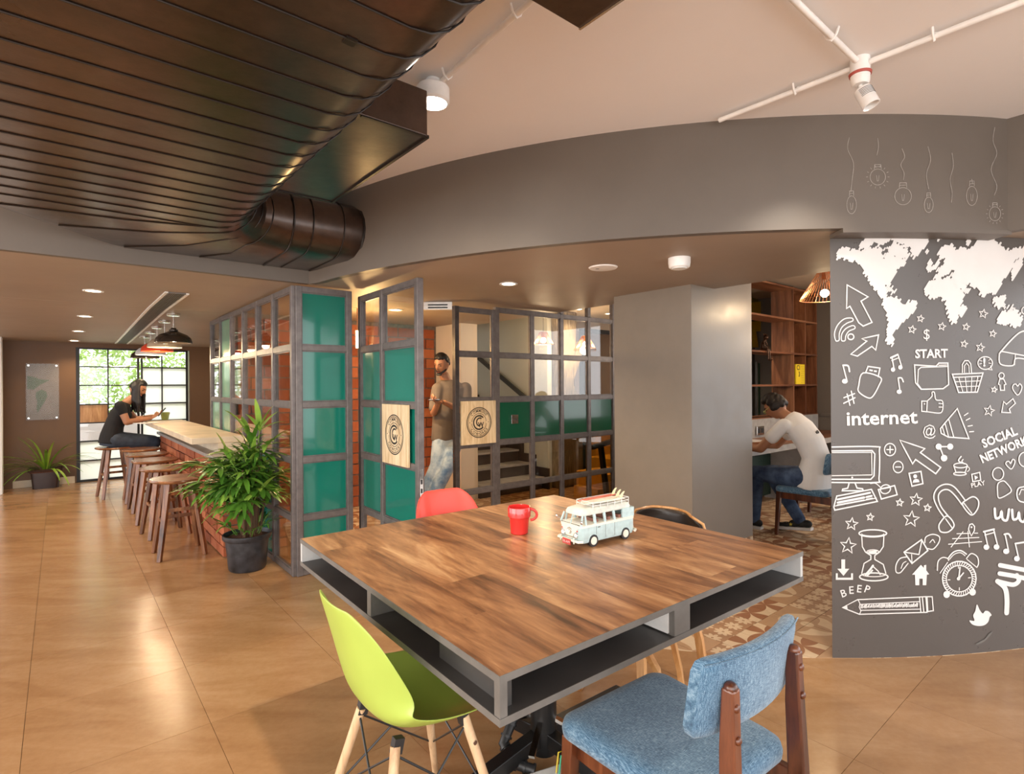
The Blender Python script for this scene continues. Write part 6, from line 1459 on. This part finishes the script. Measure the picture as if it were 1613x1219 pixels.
B_('contact_card', lambda a: a.line([(455,210),(515,200),(525,262),(470,275)], 6, True).dot((486,225), 10).fill([(473,258),(478,243),(490,238),(503,241),(508,254)]))
B_('play_button', lambda a: a.line([(772,215),(812,205),(817,245),(777,252)], 5, True).fill([(785,220),(804,230),(788,244)]).text('PLAY', 803, 266, 32, -.22, .02, 1.0))
B_('heart', lambda a: a.line([(970,188),(945,165),(948,152),(960,150),(968,160),(978,140),(990,146),(986,168)], 5, True, True))
B_('figure', lambda a: a.ell((905,213), 28, 32, 5).line([(905,262),(930,248),(950,262),(972,295),(955,315),(910,335),(902,300)], 5, True, True)); B_('ring', lambda a: a.ell((1038,140), 28, 36, 5))
B_('headphones', lambda a: a.line([(632,432),(600,385),(580,330),(598,285),(640,265),(685,280),(740,348)], 6, curve=True).line([(652,425),(615,375),(603,325),(622,297),(655,294),(690,325),(722,368)], 6, curve=True).line([(745,345),(780,328),(806,350),(800,392),(768,420),(725,368)], 6, True, True).line([(732,360),(772,412)], 5).line([(648,425),(683,470),(655,505),(618,506),(606,485),(612,460)], 6, True, True).line([(640,440),(672,485)], 5))
B_('mobile_phone', lambda a: a.line([(1000,318),(1005,290),(1022,280),(1060,282),(1060,352),(1030,355),(1008,345)], 6, True, True).line([(1012,318),(1022,292),(1060,294)], 4))
for c_, r_ in (((408,358),20),((490,343),33),((548,384),20),((466,441),42),((259,431),20),((165,466),33),((147,576),42)): star(BB(), c_, r_, 5.5, .12).done('painted_star')
B_('hourglass', lambda a: a.ell((272,513), 70, 18, 6).ell((272,516), 56, 11, 4, 0, PI).line([(216,525),(219,580),(235,608),(262,625),(262,645),(228,665),(216,715)], 5).line([(328,525),(325,580),(306,608),(282,625),(282,645),(325,670),(338,715)], 5).ell((277,733), 72, 20, 6).ell((277,720), 60, 12, 4, 0, PI).ell((272,606), 30, 10, 4).line([(252,606),(292,602)], 7).line([(256,613),(288,610)], 6).line([(236,722),(262,692),(273,676)], 9).line([(245,726),(270,700)], 7).line([(273,680),(300,705),(310,722)], 5))
B_('winged_letter', lambda a: a.line([(430,608),(518,545),(550,600),(470,665)], 6, True).line([(432,608),(505,620),(520,548)], 5).line([(470,660),(468,620)], 4).line([(535,560),(540,532),(575,518),(608,530),(605,560),(578,592),(550,590)], 5, curve=True).line([(560,560),(575,545),(585,560)], 4, curve=True).line([(445,632),(410,640),(390,672),(390,708),(410,712),(430,690),(450,665)], 5, curve=True).line([(415,690),(425,665),(440,655)], 4, curve=True))
B_('street_map', lambda a: a.line([(655,568),(822,555)], 4).line([(675,540),(808,534)], 4).line([(697,515),(760,513)], 4).line([(668,582),(728,505)], 4).line([(760,582),(752,502)], 4).line([(785,512),(802,512)], 4).line([(770,526),(755,492),(762,468),(775,465),(786,478),(785,500)], 5, True).dot((771,482), 5))
B_('music_notes', lambda a: a.line([(838,508),(853,578)], 6).line([(882,492),(903,575)], 6).line([(832,505),(885,492)], 8).line([(838,522),(888,508)], 5).dot((846,583), 15, 14).dot((897,582), 15, 14))
B_('music_note', lambda a: a.line([(940,516),(957,598)], 6).line([(936,518),(958,516),(970,535)], 8, curve=True).dot((946,604), 16, 14)); B_('music_notes', lambda a: a.line([(992,565),(1008,635)], 6).line([(992,565),(1050,556)], 8).dot((1000,641), 15, 14).line([(1050,556),(1060,620)], 6))
B_('alarm_clock', lambda a: a.ell((709,742), 85, 88, 6).ell((709,742), 66, 67, 5).line([(706,742),(713,685)], 6).line([(706,742),(730,713)], 6).dot((705,742), 9).line([(709,788),(709,800)], 4).line([(652,748),(662,748)], 4).line([(755,738),(766,737)], 4).line([(704,680),(705,690)], 4).line([(598,700),(602,655),(625,635),(650,640),(655,650)], 5, curve=True).line([(612,714),(650,660)], 4).line([(745,640),(770,615),(800,632),(806,665),(798,685)], 5, curve=True).line([(748,645),(796,684)], 4).line([(652,640),(680,608),(715,600),(745,618)], 6, curve=True).line([(660,644),(685,618),(715,611),(738,626)], 4, curve=True).dot((645,822), 17, 18).dot((776,810), 17, 18))
m_ = BB()
for k in range(40):
    a = 2*PI*k/40; m_.line([(709+70*math.cos(a), 742+71*math.sin(a)), (709+82*math.cos(a+.06), 742+84*math.sin(a+.06))], 4)
m_.done('painted_clock_hatching')
B_('download_sign', lambda a: a.fill([(113,645),(132,645),(132,692),(153,692),(124,728),(93,692),(113,692)]).fill([(85,715),(95,715),(95,737),(85,748)]).fill([(85,748),(95,737),(162,737),(172,748)]).fill([(162,715),(172,715),(172,748),(162,737)]))
B_('house', lambda a: a.fill([(515,672),(530,688),(530,675),(542,672),(542,700),(557,720),(545,722),(542,775),(524,775),(524,742),(507,742),(507,775),(487,775),(485,722),(470,722)]))
for ch, x, y, r_ in (('B', 124, 818, .32), ('E', 163, 802, .05), ('E', 203, 795, -.1), ('P', 243, 797, -.35)): BB().text(ch, x, y, 54, -r_, .01, 1.0).done('painted_letter')
B_('pencil', lambda a: a.line([(118,888),(195,848),(540,833),(546,912),(205,922)], 5, True).line([(198,850),(208,870),(203,885),(212,905),(205,922)], 4).line([(205,872),(508,858)], 4).line([(210,902),(510,896)], 4).fill([(118,888),(142,876),(145,900)]).line([(508,836),(515,912)], 5).line([(522,835),(530,912)], 5).line([(546,833),(572,833),(578,904),(550,908)], 5, True))
m_ = BB(); rg = random.Random(4)
for k in range(44): x = 212+6.6*k; m_.line([(x, 891-rg.uniform(0, 4)-k*.15), (x+rg.uniform(2, 7), 875+rg.uniform(-3, 4)-k*.15)], 4.5)
m_.done('painted_pencil_hatching')
B_('bird', lambda a: a.fill([(760,953),(785,955),(779,928),(790,905),(798,872),(812,900),(828,918),(840,905),(858,908),(872,926),(863,935),(855,960),(835,977),(805,981),(775,973)], True))
B_('rupee_sign', lambda a: a.line([(915,674),(1060,702)], 20).line([(913,716),(985,728),(1060,745)], 20).line([(1000,725),(1010,752),(985,772),(940,765),(902,755)], 20, curve=True).line([(902,755),(940,790),(950,850),(948,915)], 22, curve=True))
for k in range(3): BB().line([(888+88*k,388+6*k),(893+88*k,435+6*k),(915+88*k,430+6*k),(922+88*k,402+6*k),(928+88*k,440+6*k),(950+88*k,445+6*k),(960+88*k,392+6*k)], 11, curve=True).done('painted_letter')
BB().fill([(790,1072),(820,1056),(838,1048),(858,1020),(878,1008),(872,1022),(850,1048),(832,1062),(800,1078)]).done('dark_smudge', 'greyboard')
# chalk bulbs on the curved beam
def CC(): return Art(800, 0, 1.984, RF, .002)
def cb(wire, bulbs, extra=None):
    a = CC(); a.line(wire, 1.6, curve=True)
    if bulbs: (x, y, r_, ry) = bulbs; a.ell((x, y), r_, ry, 1.6); a.line([(x-r_*.45, y-ry*1.02), (x-r_*.4, y-ry*1.55), (x+r_*.4, y-ry*1.55), (x+r_*.45, y-ry*1.02)], 1.6); a.line([(x-r_*.4, y-ry*1.25), (x+r_*.4, y-ry*1.3)], 1.4); a.line([(x-4, y-ry*.2), (x-2, y+ry*.5), (x+2, y+ry*.5), (x+4, y-ry*.2)], 1.3)
    if extra:
        for k in range(14): t_ = 2*PI*k/14; a.line([(bulbs[0]+1.3*bulbs[2]*math.cos(t_), bulbs[1]+1.25*bulbs[3]*math.sin(t_)), (bulbs[0]+1.5*bulbs[2]*math.cos(t_), bulbs[1]+1.45*bulbs[3]*math.sin(t_))], 1.4)
    a.done('chalk_bulb', 'chalk', bpy.data.objects['wall_fascia'])
cb([(1067,430),(1062,465),(1080,510),(1076,560),(1072,598)], (1074, 640, 15, 28)); cb([(1156,432),(1158,460),(1153,485)], (1156, 553, 24, 25), True)
cb([(1232,465),(1240,490),(1228,515),(1238,540),(1236,562)], (1235, 613, 26, 27)); cb([(1313,458),(1321,500),(1308,545),(1315,590)], (1315, 640, 14, 24))
cb([(1388,478),(1392,520),(1382,560),(1388,600),(1386,632)], None); cb([(1450,560),(1452,575)], (1450, 612, 17, 30)); cb([(1522,398),(1516,440),(1528,480),(1510,530),(1528,580),(1520,610)], (1522, 668, 18, 22), True)
